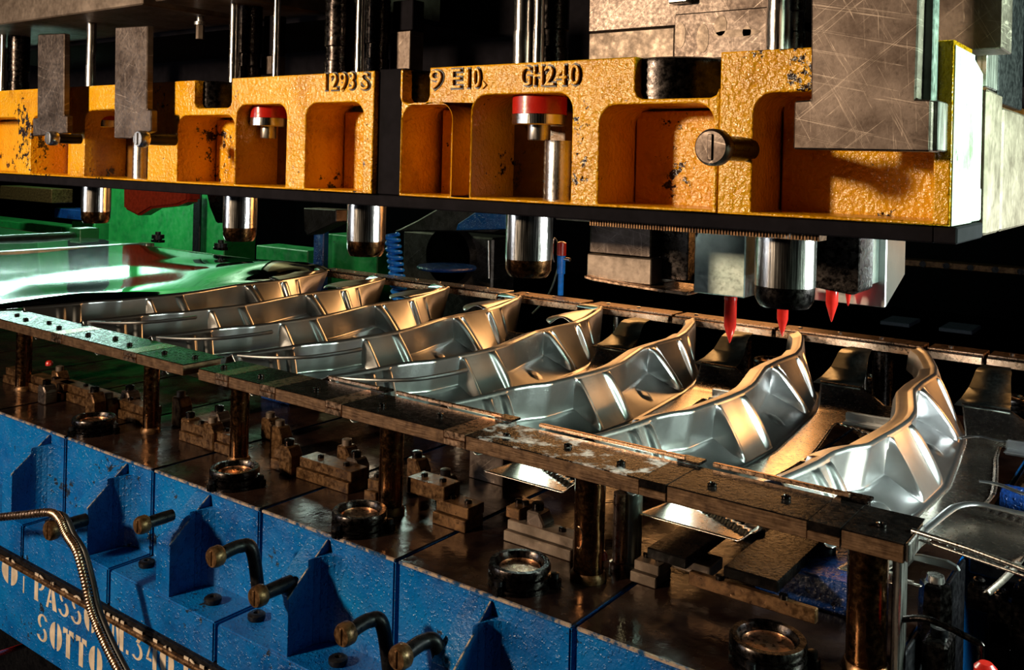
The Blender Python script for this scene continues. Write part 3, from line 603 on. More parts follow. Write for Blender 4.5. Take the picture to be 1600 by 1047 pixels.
# armoured cable
pts = [(-40, 812), (0, 808), (40, 804), (78, 801), (93, 812), (104, 836), (120, 862), (132, 905), (142, 950), (155, 985), (172, 1022), (192, 1060), (215, 1100)]
path = smoothpath([at(x, y, Y=1.0 + 0.0 * i) for i, (x, y) in enumerate(pts)], 26)
t = thing('armoured_cable', 'segmented metal armoured cable looping over the blue castings at lower left', 'cable', tuple(path[0]))
bm = B(); tube(bm, path, [0.0085 if (k % 3) else 0.0066 for k in range(len(path))], 12); link('metal_jacket', bm, M['wire'], t, smooth='all')
bm = B(); tube(bm, [p + Vector((0.009, 0.012, -0.003)) for p in path], 0.006, 8); link('inner_lead', bm, M['rubber'], t, smooth='all')

# ================================================================== SHEET METAL STRIP WITH STAMPED PANELS
PITCH = 0.34
RX = [(1.36, -.530), (1.444, -.517), (1.50, -.508), (1.56, -.501), (1.62, -.499), (1.667, -.487), (1.706, -.466), (1.79, -.459), (1.86, -.453), (1.94, -.451), (2.00, -.457), (2.037, -.464), (2.12, -.485), (2.20, -.505), (2.29, -.510), (2.415, -.507), (2.507, -.526), (2.60, -.555), (2.69, -.586), (2.75, -.618)]
BX = [(1.30, -.470), (1.42, -.452), (1.55, -.430), (1.70, -.409), (1.83, -.399), (1.944, -.395), (2.105, -.411), (2.288, -.431), (2.384, -.450), (2.48, -.478), (2.517, -.492), (2.56, -.525), (2.70, -.590)]
def smtab(tab, x, r=0.009): return sum(interp(tab, x + d) for d in (-r, -r / 2, 0, r / 2, r)) / 5
ZT, ZF = -0.488, -0.600
def stp(x, e, w=0.005): return max(0.0, min(1.0, (x - e) / w + 0.5))
def sm(x): return x * x * (3 - 2 * x)
def pocket(s):
    v = 0
    for a, b in ((1.595, 1.80), (1.935, 2.235)): v = max(v, sm(stp(s, a, 0.007)) * (1 - sm(stp(s, b, 0.007))))
    return v
def bead(s):
    v = 0
    for c, h, wd in ((1.53, 0.008, 0.012), (1.583, 0.009, 0.012), (1.807, 0.004, 0.006), (1.918, 0.009, 0.013), (2.252, 0.009, 0.013), (2.272, -0.012, 0.007), (2.405, -0.010, 0.008), (2.50, -0.006, 0.01), (2.425, 0.006, 0.01)):
        v += h * math.exp(-((s - c) / wd) ** 4)
    return v
def wall_pt(s, t):
    """s along the strip width, t from ridge (0) to lower edge (1)"""
    sb = 1.30 + (s - 1.36) * (2.56 - 1.30) / (2.74 - 1.36) if s < 1.9 else 1.793 + (s - 1.9) * (2.56 - 1.793) / (2.74 - 1.9)
    # lower edge: keep Y close to the ridge's over the middle, squeezed towards the ends
    sb = interp([(1.36, 1.40), (1.44, 1.43), (1.58, 1.54), (1.80, 1.815), (1.92, 1.944), (2.25, 2.285), (2.41, 2.42), (2.50, 2.50), (2.62, 2.575), (2.75, 2.64)], s)
    rx = smtab(RX, s); bx = smtab(BX, sb, 0.012)
    p = pocket(s)
    # panel profile
    d0, h0 = t, min(1, t) ** 1.05
    tt = t / 0.5
    if t < 0.46: d1, h1 = -0.14 * (t / 0.46), 0.60 * (t / 0.46)
    elif t < 0.54:
        q = (t - 0.46) / 0.08; d1, h1 = -0.14 + 0.12 * q * q, 0.60 + 0.06 * q * (2 - q)
    else:
        q = (t - 0.54) / 0.46; d1, h1 = -0.02 + 1.02 * q, 0.66 + 0.34 * q
    d = d0 * (1 - p) + d1 * p; h = h0 * (1 - p) + h1 * p
    y = s * (1 - d) + sb * d if p < 0.5 else s * (1 - h * 0.6 - d * 0.4) + sb * (h * 0.6 + d * 0.4)
    y = s * (1 - h) + sb * h
    zf = ZF + 0.035 * sm(max(0.0, min(1.0, (1.60 - s) / 0.16)))
    x = rx + (bx - rx) * d; z = ZT + (zf - ZT) * h
    f = math.sin(PI * min(1, max(0, (t - 0.04) / 0.94)))**0.35 if 0.04 < t < 0.98 else 0
    bd = bead(s) * f
    x += bd * 0.9; z += bd * 0.5
    if p > 0.5:
        for cs, ct in ((2.08, 0.76), (1.69, 0.80)):
            q = ((s - cs) / 0.020) ** 2 + ((t - ct) / 0.10) ** 2
            if q < 1: z += 0.004 * min(1, (1 - q) * 3)
    return (x, y, z)
NS = 460
def panel_mesh():
    bm = B(); rows = []
    Ss = [1.425 + (2.748 - 1.425) * i / NS for i in range(NS + 1)]
    Ts = [0, .015, .03, .05, .08, .12, .17, .22, .27, .32, .37, .42, .45, .47, .49, .51, .54, .58, .63, .68, .72, .76, .80, .84, .88, .92, .95, .975, .99, 1.0]
    for s in Ss:
        rx = smtab(RX, s); dx = (smtab(RX, s + 0.01) - smtab(RX, s - 0.01)) / 0.02
        nx, ny = 1 / math.hypot(1, dx), -dx / math.hypot(1, dx)   # outward (towards +X) normal of the ridge line
        w1 = 0.040 if 1.6 < s < 2.5 else 0.030
        col = []
        for off, dz in ((-(w1 + 0.010), -0.060), (-(w1 + 0.006), -0.022), (-w1, -0.0055), (-w1 * 0.8, -0.003), (-0.018, -0.001), (-0.014, 0.001), (-0.010, 0.004), (-0.006, 0.0055), (-0.002, 0.004), (0.0, 0.001)):
            col.append((rx + nx * off, s + ny * off, ZT + dz))
        for t in Ts[1:]: col.append(wall_pt(s, t))
        e = col[-1]; col.append((e[0] + 0.004, e[1], e[2] - 0.003)); col.append((e[0] + 0.012, e[1] - 0.001, e[2] - 0.003))
        rows.append([bm.verts.new(c) for c in col])
    for A, Bq in zip(rows, rows[1:]):
        for k in range(len(A) - 1): bm.faces.new((A[k], Bq[k], Bq[k + 1], A[k + 1]))
    bmesh.ops.reverse_faces(bm, faces=bm.faces)
    return bm
strip = thing('sheet_metal_strip', 'continuous shiny sheet metal strip carrying eight curved stamped panels through the die', 'sheet metal', (-1.5, 2.0, -0.49))
proto = link('stamped_panel', panel_mesh(), M['sheet'], strip, smooth=True, solid=0.0016)
pl = ['nearest bright silver curved panel at the right', 'second silver curved panel with green tint', 'third silver panel with orange lit rim', 'fourth panel glowing golden', 'fifth panel, golden brown', 'sixth panel, brown and dark', 'seventh panel, dark with brown end', 'eighth panel joined to the plain mirror strip']
proto['label'] = pl[0]
for k in range(1, 8):
    c = proto.copy(); COL.objects.link(c); c.location.x -= PITCH * k; c['label'] = pl[k]
# web between panels: flat sheet with windows
def web(k, windows, x_l=None, x_r=None):
    bm = B(); NY, NX = 150, 44; g = []; YW0 = 1.44 if k <= 2 else 1.74
    for i in range(NY + 1):
        y = YW0 + (2.46 - YW0) * i / NY
        xl = smtab(BX, min(y, 2.56)) + 0.012 if y < 2.5 else smtab(BX, 2.5) + 0.012 - (y - 2.5) * 0.45
        xr = smtab(RX, y) + PITCH - 0.050
        row = []
        for j in range(NX + 1):
            u = j / NX; x = xl + (xr - xl) * u; z = ZF - 0.003
            # rise to rail height at both ends in width
            e = max(0.0, (y - 2.33) / 0.13); z += e * e * 0.05 * (1 if u < 0.45 else max(0.25, 1 - (u - 0.45) * 3))
            if u > 0.86: z += 0.02 * sm((u - 0.86) / 0.14)
            row.append(Vector((x - PITCH * k, y, z)))
        g.append(row)
    def inside(i, j):
        u = (j + 0.5) / NX; y = YW0 + (2.46 - YW0) * (i + 0.5) / NY
        for (u0, u1, y0, y1) in windows:
            yy = y + (u - 0.5) * 0.10
            if u0 < u < u1 and y0 < yy < y1: return True
        return False
    # window rims stand up a little
    for i in range(NY + 1):
        for j in range(NX + 1):
            near = any(inside(min(max(i + a, 0), NY - 1), min(max(j + b, 0), NX - 1)) for a in (-2, -1, 0, 1) for b in (-2, -1, 0, 1)) if windows else False
            if near: g[i][j].z += 0.006
    V = [[bm.verts.new(p) for p in r] for r in g]
    for i in range(NY):
        for j in range(NX):
            if not inside(i, j): bm.faces.new((V[i][j], V[i][j + 1], V[i + 1][j + 1], V[i + 1][j]))
    return link('web', bm, M['web'], strip, smooth=True, solid=0.0016)
W1 = [(0.34, 0.98, 1.93, 2.22), (0.34, 0.98, 1.52, 1.88), (0.60, 0.96, 2.30, 2.36)]
W2 = [(0.42, 0.98, 1.62, 2.20)]
for k in range(1, 8):
    web(k, W1 if k <= 2 else (W2 if k <= 4 else []))
W0 = [(0.36, 0.95, 1.86, 2.28), (0.30, 0.95, 1.45, 1.62)]
web(0, W0)
# folded brackets and tabs on the webs
TABP = [(2.45, -0.558, 0.060), (2.50, -0.550, 0.054), (2.55, -0.532, 0.047), (2.575, -0.510, 0.042), (2.59, -0.498, 0.040), (2.61, -0.492, 0.038), (2.66, -0.491, 0.028)]
for k in range(0, 4):
    ox = -PITCH * k
    bm = B()
    # tapered folded arm along X with a raised corner wing
    for (y0, y1, z0, z1) in ((2.235, 2.27, -0.598, -0.590), (2.262, 2.270, -0.595, -0.572)):
        prism(bm, [(ox - 0.335, y0), (ox - 0.19, y0 + 0.01), (ox - 0.19, y1 + 0.01), (ox - 0.335, y1)], 'Z', z0, z1)
    prism(bm, [(ox - 0.225, 2.20), (ox - 0.205, 2.20), (ox - 0.17, 2.34), (ox - 0.20, 2.36)], 'Z', -0.592, -0.560)
    link('folded_bracket', bm, M['sheet'], strip, 0.003, seg=2)
    bm = B()
    for (ya, za, wa), (yb, zb, wb) in zip(TABP, TABP[1:]):
        va = [bm.verts.new((ox - 0.415 - wa, ya, za)), bm.verts.new((ox - 0.415 + wa, ya, za)), bm.verts.new((ox - 0.415 + wb, yb, zb)), bm.verts.new((ox - 0.415 - wb, yb, zb))]; bm.faces.new(va)
    bmesh.ops.remove_doubles(bm, verts=bm.verts, dist=1e-4)
    link('carrier_tab', bm, M['tab'], strip, smooth='all', solid=0.0016)
for k in range(1, 8):
    ox = -PITCH * k
    pts = [(ox - 0.52, 1.44, -0.487), (ox - 0.46, 1.455, -0.484), (ox - 0.40, 1.48, -0.480), (ox - 0.35, 1.52, -0.476), (ox - 0.325, 1.60, -0.474), (ox - 0.325, 1.66, -0.475)]
    if k >= 3 and k != 7:
        bm = B(); tube(bm, smoothpath([(p[0], p[1], p[2]) for p in pts], 6), [0.004 + 0.003 * q / 30 for q in range(31)], 8); 
        for v in bm.verts: v.co.z = -0.485 + (v.co.z + 0.485) * 0.8
        link('lance_tab', bm, M['sheet'], strip, smooth=True)
# bars at right of the nearest panel
for i, (pts, r) in enumerate((([(1440, 832), (1480, 800), (1500, 790), (1530, 788), (1575, 798), (1620, 808)], 0.008), ([(1530, 752), (1560, 757), (1600, 772), (1640, 780)], 0.006), ([(1500, 685), (1530, 682), (1570, 690), (1640, 690)], 0.005))):
    bm = B(); pp = smoothpath([at(x, y, Z=-0.58) for x, y in pts], 8); tube(bm, pp, r, 10)
    for v in bm.verts: v.co.z = -0.58 + (v.co.z + 0.58) * 0.45
    link('cross_bar', bm, M['sheet'], strip, smooth=True)
# uncut sheet flaps behind the back ends of the earlier panels
for k in range(3, 8):
    bm = B(); V = []
    for i in range(15):
        y = 2.40 + 0.34 * i / 14; row = []
        wd = 0.13 * math.sin(PI * min(1, (i + 1.5) / 11)) ** 0.6 if i < 13 else 0.09
        for j in range(9):
            u = j / 8
            row.append(bm.verts.new((smtab(RX, y) - PITCH * k - 0.012 - wd * u, y, ZT + 0.004 + 0.012 * math.sin(PI * u) + 0.004 * math.sin(9 * y + 5 * u + k) - 0.010 * u)))
        V.append(row)
    for i in range(14):
        for j in range(8): bm.faces.new((V[i][j], V[i][j + 1], V[i + 1][j + 1], V[i + 1][j]))
    link('end_flap', bm, M['sheet'], strip, smooth='all', solid=0.0016)
# plain sheet entering from the left
def plain_sheet():
    bm = B(); NX, NY = 130, 70; V = []
    for i in range(NX + 1):
        u = i / NX; row = []
        for j in range(NY + 1):
            y = 1.37 + (2.80 - 1.37) * j / NY
            xr = smtab(RX, min(y, 2.75)) - PITCH * 7 - 0.028
            x = -6.2 + (xr + 6.2) * (u ** 0.6)
            q = max(0.0, 1 - (xr - x) / 0.9)
            z = -0.484 + 0.005 * math.sin(x * 9 + y * 2) * q + 0.0035 * math.sin(y * 7 + x * 4.0 + 1.0)
            z += 0.048 * sm(q) * sm(min(1, (xr - x) / 0.25 + 0.25)) * math.exp(-((y - 2.52) / 0.22) ** 2) + 0.010 * sm(q) * math.exp(-((y - 1.6) / 0.2) ** 2)
            if u > 0.97: z += (u - 0.97) / 0.03 * (-0.488 + 0.001 - z)
            row.append(bm.verts.new((x, y, z)))
        V.append(row)
    for i in range(NX):
        for j in range(NY): bm.faces.new((V[i][j], V[i + 1][j], V[i + 1][j + 1], V[i][j + 1]))
    return bm
link('plain_sheet', plain_sheet(), M['strip'], strip, smooth='all', solid=0.0016)

# ================================================================== UPPER DIE: YELLOW CASTINGS
YY = 1.20; ZY0, ZY1 = -0.064, 0.157
def casting(name_label, x0, x1, holes, notches, depth=0.10, backY=None, extra=None, side=False):
    t = thing('yellow_die_casting', name_label, 'casting', ((x0 + x1) / 2, 1.4, ZY0))
    out = [(x0, ZY0), (x1, ZY0), (x1, ZY1)]
    for a, b, zb in sorted(notches, key=lambda q: -q[0]):
        r = 0.012
        out += [(min(b, x1), ZY1)] if b < x1 - 1e-4 else []
        if b >= x1 - 1e-4: out.pop()
        out += [(b, zb + r), (b - r * .3, zb + r * .3), (b - r, zb), (a + r, zb), (a + r * .3, zb + r * .3), (a, zb + r), (a, ZY1)]
    out.append((x0, ZY1))
    curve_solid('front_frame', [out] + [rr(a, b, ZY0 + 0.004 if zb is None else zb, c, min(0.028, (b - a) * 0.3), 0.002) for a, b, zb, c, dd in holes], depth, M['yellow'], (0, YY, 0), t, bev=0.0025)
    bm = B()
    if notches:
        box(bm, x0 + 0.001, x1 - 0.001, 1.42, 2.9, ZY0, ZY1 - 0.01); box(bm, x0 + 0.001, x1 - 0.001, YY + depth - 0.001, 1.43, ZY0, 0.085)
    elif x1 > -0.3: box(bm, x0 + 0.001, -0.345, YY + depth - 0.001, 2.9, ZY0, ZY1 - 0.004)
    else: box(bm, x0 + 0.001, x1 - 0.001, YY + depth - 0.001, 2.9, ZY0, ZY1 - 0.004)
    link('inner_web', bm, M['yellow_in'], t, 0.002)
    return t
H = lambda a, b, top, bot=None: (Xp(a), Xp(b), bot, top, 0.1)
c1 = casting('left yellow casting with raised figures 1293 S, at far left of the row', -3.2, Xp(582),
    [H(-60, 28, 0.085), H(48, 110, 0.088), H(132, 231, 0.098), H(277, 366, 0.082), H(368, 447, 0.102), H(477, 567, 0.102)],
    [(Xp(302), Xp(360), 0.085 + 0.012), (Xp(177), Xp(234), 0.085 + 0.012)], 0.11)
c2 = casting('middle yellow casting with raised figures 9 E10 and GH240', Xp(625), Xp(1121),
    [(Xp(628), Xp(705), None, 0.095, .1), H(737, 893, 0.108), (Xp(936), Xp(1121) - 0.006, None, 0.088, .1)],
    [(Xp(625) + 0.001, Xp(669), 0.097), (Xp(990), Xp(1121), 0.095)], 0.12)
c3 = casting('right yellow casting half hidden by the big steel plate', Xp(1123), -0.2425, [(Xp(1176), -0.262, ZY0 + 0.004, 0.10, .1)], [], 0.11)
# bright inner faces
def facing(parent, xa, xb, Y, z0=ZY0, z1=0.09, mat='yellow'):
    bm = B(); box(bm, xa, xb, Y, Y + 0.02, z0, z1); return link('recess_wall', bm, M[mat], parent, 0.002)
facing(c2, Xp(640), Xp(704), 1.285); facing(c2, Xp(938) , Xp(1119), 1.308, z1=0.084)
facing(c3, Xp(1180), -0.2435, 1.300, z1=0.15)
bm = B(); box(bm, -0.2425, -0.2410, YY + 0.004, YY + 0.12, ZY0, ZY1 - 0.006); link('side_light_skin', bm, M['sidecast'], c3)
facing(c1, Xp(480), Xp(566), 1.295); facing(c1, Xp(280), Xp(365), 1.295, z1=0.078); facing(c1, Xp(50), Xp(109), 1.295, z1=0.085); facing(c1, Xp(-58), Xp(27), 1.295, z1=0.08)
# green lit side casting block at right end
t = thing('end_casting', 'rough end casting block whose green white lit side faces right', 'casting', (-0.25, 1.5, ZY0))
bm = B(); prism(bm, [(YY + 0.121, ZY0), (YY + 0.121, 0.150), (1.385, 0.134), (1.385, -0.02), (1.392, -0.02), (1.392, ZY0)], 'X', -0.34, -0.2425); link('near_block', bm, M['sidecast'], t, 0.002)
bm = B(); box(bm, -0.255, -0.246, 1.45, 1.56, -0.088, 0.118); link('rear_block', bm, M['beige'], t, 0.004)
bm = B(); box(bm, -0.255, -0.246, 1.575, 1.9, -0.088, 0.10); link('rear_block', bm, M['beige'], t, 0.004)
# black filler added for the shade between left and middle casting
tag(part_box('gap_shade_filler', None, M['void'], Xp(583), Xp(624), 1.212, 1.5, ZY0, 0.16), 'black filler standing for the shade between the left and middle yellow castings', 'shade filler')
# raised lettering
def raised(txt, px0, px1, py0, py1, parent, Y=YY):
    """raised cast figures between two pixels columns on the casting face"""
    pa = at(px0, py1, Y=Y); pb = at(px1, py1, Y=Y); hgt = at(px0, py0, Y=Y).z - pa.z
    for off, dep, mt in ((0.0026, 0.0014, M['grime']), (-0.0001, 0.0060, M['yellow'])):
        cu = bpy.data.curves.new('t', 'FONT'); cu.body = txt; cu.size = hgt / 0.70; cu.extrude = dep; cu.offset = 0; cu.space_character = 1.15; cu.resolution_u = 3
        tmp = bpy.data.objects.new('t', cu); COL.objects.link(tmp); dg = bpy.context.evaluated_depsgraph_get()
        ev = tmp.evaluated_get(dg); wdt = max(c[0] for c in ev.bound_box) - min(c[0] for c in ev.bound_box); x0 = min(c[0] for c in ev.bound_box)
        cu.offset = off; dg = bpy.context.evaluated_depsgraph_get()
        me = bpy.data.meshes.new_from_object(tmp.evaluated_get(dg)); bpy.data.objects.remove(tmp)
        sx = (pb.x - pa.x) / wdt
        me.transform(Matrix.Translation((pa.x - x0 * sx, Y, pa.z)) @ Matrix.Rotation(PI / 2, 4, 'X') @ Matrix.Diagonal((sx, 1, 1, 1)))
        bm = B(); bm.from_mesh(me); bpy.data.meshes.remove(me)
        link('raised_lettering' if mt is M['yellow'] else 'lettering_grime', bm, mt, parent)
raised('1293', 510, 556, 115, 141, c1); raised('S', 566, 578, 114, 140, c1)
raised('9', 674, 692, 110, 139, c2); raised('E', 707, 722, 108, 138, c2); raised('10', 732, 752, 107, 137, c2); raised('GH', 816, 850, 104, 134, c2); raised('240', 853, 907, 103, 134, c2)
bm = B(); xa = Xp(753); prism(bm, [(xa, 0.117), (xa + 0.008, 0.124), (xa, 0.131)], 'Y', YY - 0.003, YY + 0.002); link('raised_mark', bm, M['yellow'], c2)

# bottom clamp plate of the upper die
t = thing('stripper_plate', 'long dark oily stripper plate under the yellow castings', 'plate', (-1.8, 2.0, -0.085))
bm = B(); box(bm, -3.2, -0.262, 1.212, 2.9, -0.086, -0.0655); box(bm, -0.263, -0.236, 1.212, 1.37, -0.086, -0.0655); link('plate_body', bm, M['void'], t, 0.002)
# machined rack strip under right half (fine ridges)
bm = B()
x = Xp(935, 1.25)
while x < Xp(1290, 1.25): box(bm, x, x + 0.0022, 1.23, 1.26, -0.095, -0.0862); x += 0.0045
o = link('fine_rack', bm, M['rust'], t); o['kind'] = 'stuff'
tag(part_box('slide_bar', None, M['beige'], Xp(880, 1.5), Xp(1052, 1.5), 1.48, 1.52, -0.108, -0.0885), 'pale flat slide bar hung under the stripper plate at centre right', 'bar')

# ---- guide pillars hanging from the castings
ppx = [(150, 350, -0.185, 0.036, 'far left guide pillar before the green machine'), (375, 378, -0.19, 0.037, 'guide pillar left of the golden panels'), (572, 400, -0.192, 0.038, 'guide pillar left of the blue coiled hose'),
       (826, 435, -0.196, 0.0405, 'guide pillar before the blue air fitting'), (1226, 485, -0.198, 0.0425, 'large guide pillar above the second red pilot')]
PILX = []
for i, (px, py, zb, r, lab) in enumerate(ppx):
    x = at(px, py - 30, Y=1.315).x; PILX.append(x)
    t = thing('guide_pillar', 'polished steel ' + lab, 'pillar', (x, 1.315, zb))
    bm = B(); lathe(bm, [(r, zb + 0.030), (r, zb + 0.11), (r * 1.0, -0.064)], (x, 1.315, 0), seg=56); link('shaft', bm, M['pillar'], t, smooth=True)
    bm = B(); lathe(bm, [(r * 0.80, zb), (r * 0.86, zb + 0.003), (r * 0.97, zb + 0.012), (r * 0.985, zb + 0.030)], (x, 1.315, 0), seg=56); link('lead_in_taper', bm, M['post'] if i < 4 else M['darksteel'], t, smooth=True)
    bm = B(); lathe(bm, [(r * 1.08, -0.072), (r * 1.08, -0.0645)], (x, 1.315, 0), seg=40); link('retainer', bm, M['black'], t, smooth=True)
    if i == 0 or i == 1 or i == 3: pass
# red gas springs in the openings
for i, (px, lab, w_, ze) in enumerate(((161, 'in the far left opening', 0.036, 0.095), (420, 'in the opening left of the figures 1293 S', 0.038, 0.101), (843, 'in the opening under GH240', 0.045, 0.106))):
    x = at(px, 180, Y=1.262).x; Yc = 1.262
    t = thing('gas_spring', 'red topped steel gas spring ' + lab, 'gas spring', (x, Yc, 0.0))
    bm = B(); lathe(bm, [(w_, 0.078), (w_, ze), (w_ * 0.9, ze + 0.003)], (x, Yc, 0), seg=40); link('red_cap', bm, M['red'], t, smooth=True)
    bm = B(); lathe(bm, [(w_ * 0.95, 0.060), (w_ * 1.0, 0.062), (w_ * 1.0, 0.0775)], (x, Yc, 0), seg=40); link('steel_ring', bm, M['pillar'], t, smooth=True)
    bm = B(); lathe(bm, [(w_ * 0.40, 0.036), (w_ * 0.42, 0.038), (w_ * 0.42, 0.060)], (x, Yc, 0), seg=30); link('piston_stub', bm, M['steel'], t, smooth=True)
for i, (px, r, lab, mt) in enumerate(((873, 0.022, 'bright lined bushing column in the opening under GH240', 'steel'), (219, 0.018, 'bright bushing column behind the second steel hanger', 'steel'))):
    x = at(px, 260, Y=1.28).x
    bm = B(); lathe(bm, [(r, ZY0)] + [(r * (1 if k % 2 else 0.96), ZY0 + 0.006 * k) for k in range(1, 17)] + [(r, 0.036)], (x, 1.28, 0), seg=32)
    tag(link('bushing_column', bm, M[mt], None, smooth=True), lab, 'column')
# dark cylinders in the notches
for i, (px, lab) in enumerate(((330, 'in the notch left of 1293 S'), (640, 'in the notch beside the figure 9'), (1052, 'in the wide notch right of GH240'))):
    r = (0.062, 0.055, 0.085)[i]; x = at(px, 120, Y=1.215 + r * 0.7).x
    bm = B(); lathe(bm, [(r, 0.093)] + [(r * (0.985 if k % 2 else 1), 0.095 + 0.0055 * k) for k in range(1, 12)] + [(r * .9, 0.158)], (x, 1.215 + r, 0), seg=48)
    tag(link('spring_housing', bm, M['darksteel'], None, smooth=True), 'dark ridged cylindrical spring housing ' + lab, 'cylinder')
# upper pins
def upin(px, py, lab, r): pin(px, py, lab, 1.08, 1.2, r)
pin(76, 216, 'upper lifting pin with pale head below the far left hanger', 1.09, 1.165, 0.0165, headmat='steel')
pin(216, 217, 'upper lifting pin with pale head below the second hanger', 1.09, 1.175, 0.0175, headmat='steel')
pin(1111, 230, 'large upper lifting pin with grooved grey head at right', 1.09, 1.21, 0.0235, headmat='plate')

# ---- steel T-shaped hangers
def hanger(pts, Y, th, lab):
    t = thing('steel_hanger', lab, 'hanger')
    q = [XY(x, y, Y) for x, y in pts]
    bm = B(); prism(bm, q, 'Y', Y, Y + th); link('t_plate', bm, M['plate'], t, 0.002)
    return t, q
hanger([(1268, -60), (1267, 156), (1241, 158), (1239, 233), (1453, 237), (1455, 156), (1431, 155), (1438, -60)], 1.14, 0.058, 'big scratched steel T hanger plate at the right')
hanger([(180, 43), (178, 216), (205, 217), (236, 205), (236, 172), (229, 171), (230, 40)], 1.14, 0.016, 'brushed steel hanger plate second from left')
hanger([(59, 54), (58, 184), (51, 185), (51, 213), (104, 208), (104, 181), (99, 180), (100, 52)], 1.14, 0.016, 'brushed steel hanger plate at the far left')
# ---- top bolster and blocks
ZP = 0.40
t = thing('top_bolster', 'beige worn top bolster beam at the upper left corner', 'bolster', (-2.6, 1.4, 0.33))
bm = B(); box(bm, -3.6, Xp(222, 1.2, 10), 1.2, 1.93, 0.335, 0.60); link('beam', bm, M['beige'], t, 0.003)
bm = B(); box(bm, Xp(241, 1.2, 5), Xp(330, 1.2, 5), 1.2, 1.93, 0.338, 0.60); link('beam', bm, M['beige'], t, 0.003)
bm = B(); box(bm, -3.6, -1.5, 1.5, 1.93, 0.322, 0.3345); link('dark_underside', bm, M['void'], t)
t = thing('backing_block', 'wide pale steel backing block above the GH240 casting', 'block', (-0.7, 1.4, 0.17))
a0, b0 = Xp(915, 1.35), Xp(1200, 1.35)
bm = B(); box(bm, a0, b0, 1.35, 1.94, 0.222, 0.40); link('upper_layer', bm, M['plate'], t, 0.002)
bm = B(); box(bm, a0, Xp(1049, 1.35), 1.352, 1.94, 0.166, 0.221); link('lower_layer', bm, M['beige'], t, 0.002)
bm = B(); box(bm, Xp(1049, 1.345), b0, 1.345, 1.94, 0.166, 0.240); link('face_plate', bm, M['plate'], t, 0.002)
bm = B()
for px, py, rx_, rz_ in ((1063, 55, 8, 18), (1098, 60, 9, 20), (1126, 40, 9, 14), (1150, 52, 34, 5), (1167, 50, 6, 8)):
    p = at(px, py, Y=1.345); s_ = 1.345 / F * 1.25
    prism(bm, [(p.x + rx_ * s_ * math.cos(a_ * PI / 7), p.z + rz_ * s_ * math.sin(a_ * PI / 7)) for a_ in range(14)], 'Y', 1.3443, 1.346)
link('rubbed_patches', bm, M['beige'], t)
bm = B(); box(bm, Xp(1038, 1.33), Xp(1068, 1.33), 1.33, 1.36, 0.255, 0.34); link('clip', bm, M['steel'], t, 0.002)
tag(part_box('corner_block', None, M['plate'], Xp(1452, 1.36), Xp(1562, 1.36), 1.36, 1.435, 0.163, 0.45), 'dark topped steel block right of the big T hanger', 'block')
tag(part_box('right_column', None, M['steel'], -0.262, -0.247, 1.44, 1.52, 0.12, 0.6), 'pale upright steel column at the upper right corner', 'column')
tag(part_box('far_column', None, M['black'], -0.262, -0.247, 1.53, 1.75, 0.105, 0.6), 'black upright column cut by the right picture edge', 'column')
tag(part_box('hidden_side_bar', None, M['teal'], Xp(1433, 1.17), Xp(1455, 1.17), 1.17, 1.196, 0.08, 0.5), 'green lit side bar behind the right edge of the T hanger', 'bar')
tag(part_box('keeper_block', None, M['steel'], Xp(1456, 1.18), Xp(1480, 1.2), 1.155, 1.20, 0.024, 0.082), 'pale blue white keeper block right of the T hanger foot', 'block')
for i, (x0, x1, y0, y1, lab) in enumerate(((610, 640, 50, 110, 'small golden brown steel block left of figure 9'), (527, 546, 58, 108, 'narrow dull steel block above 1293 S'), (408, 424, 88, 116, 'tiny brown steel block left of a bright rod'))):
    a = at(x0, y0, Y=1.38); b = at(x1, y1, Y=1.38)
    tag(part_box('stop_block', None, M['plate'], a.x, b.x, 1.38, 1.42, b.z, a.z), lab, 'block')
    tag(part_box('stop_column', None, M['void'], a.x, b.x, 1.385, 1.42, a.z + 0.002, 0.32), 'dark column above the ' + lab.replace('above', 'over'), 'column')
p = at(313, 45, Y=1.38)
t = thing('hanging_bolt', 'pale bolt hanging from the dark above the left casting', 'bolt', tuple(p))
bm = B(); lathe(bm, [(0.010, -0.025), (0.010, 0.008)], tuple(p), seg=6); link('bolt_end', bm, M['beige'], t)
bm = B(); lathe(bm, [(0.015, 0.009), (0.015, 0.016), (0.009, 0.018), (0.009, 0.12)], tuple(p), seg=24); link('bolt_shank', bm, M['steel'], t, smooth=True)
# bright rods and columns above the castings
for i, (px, r, mt, lab) in enumerate(((143, 0.0125, 'steel', 'between the two left hangers'), (366, 0.011, 'pillar', 'above the left end of the lettered casting'), (432, 0.008, 'pillar', 'above the opening with the red spring'), (562, 0.009, 'pillar', 'above the figures 1293 S'),
        (817, 0.017, 'pillar', 'thick one over GH240'), (842, 0.010, 'pillar', 'thin one over GH240'), (1216, 0.018, 'pillar', 'left of the big T hanger'), (5, 0.008, 'steel', 'at the left picture edge'))):
    x = at(px, 60, Y=1.31).x
    t = thing('ejector_rod', 'shiny upright ejector rod ' + lab, 'rod', (x, 1.31, 0.16))
    bm = B(); lathe(bm, [(r, 0.158), (r, 0.225)], (x, 1.31, 0), seg=28); link('rod_body', bm, M[mt], t, smooth=True)
    bm = B(); lathe(bm, [(r * 0.94, 0.2252), (r * 0.94, 0.24), (r * 0.98, 0.40)], (x, 1.31, 0), seg=28); link('rod_sleeve', bm, M[mt], t, smooth=True)
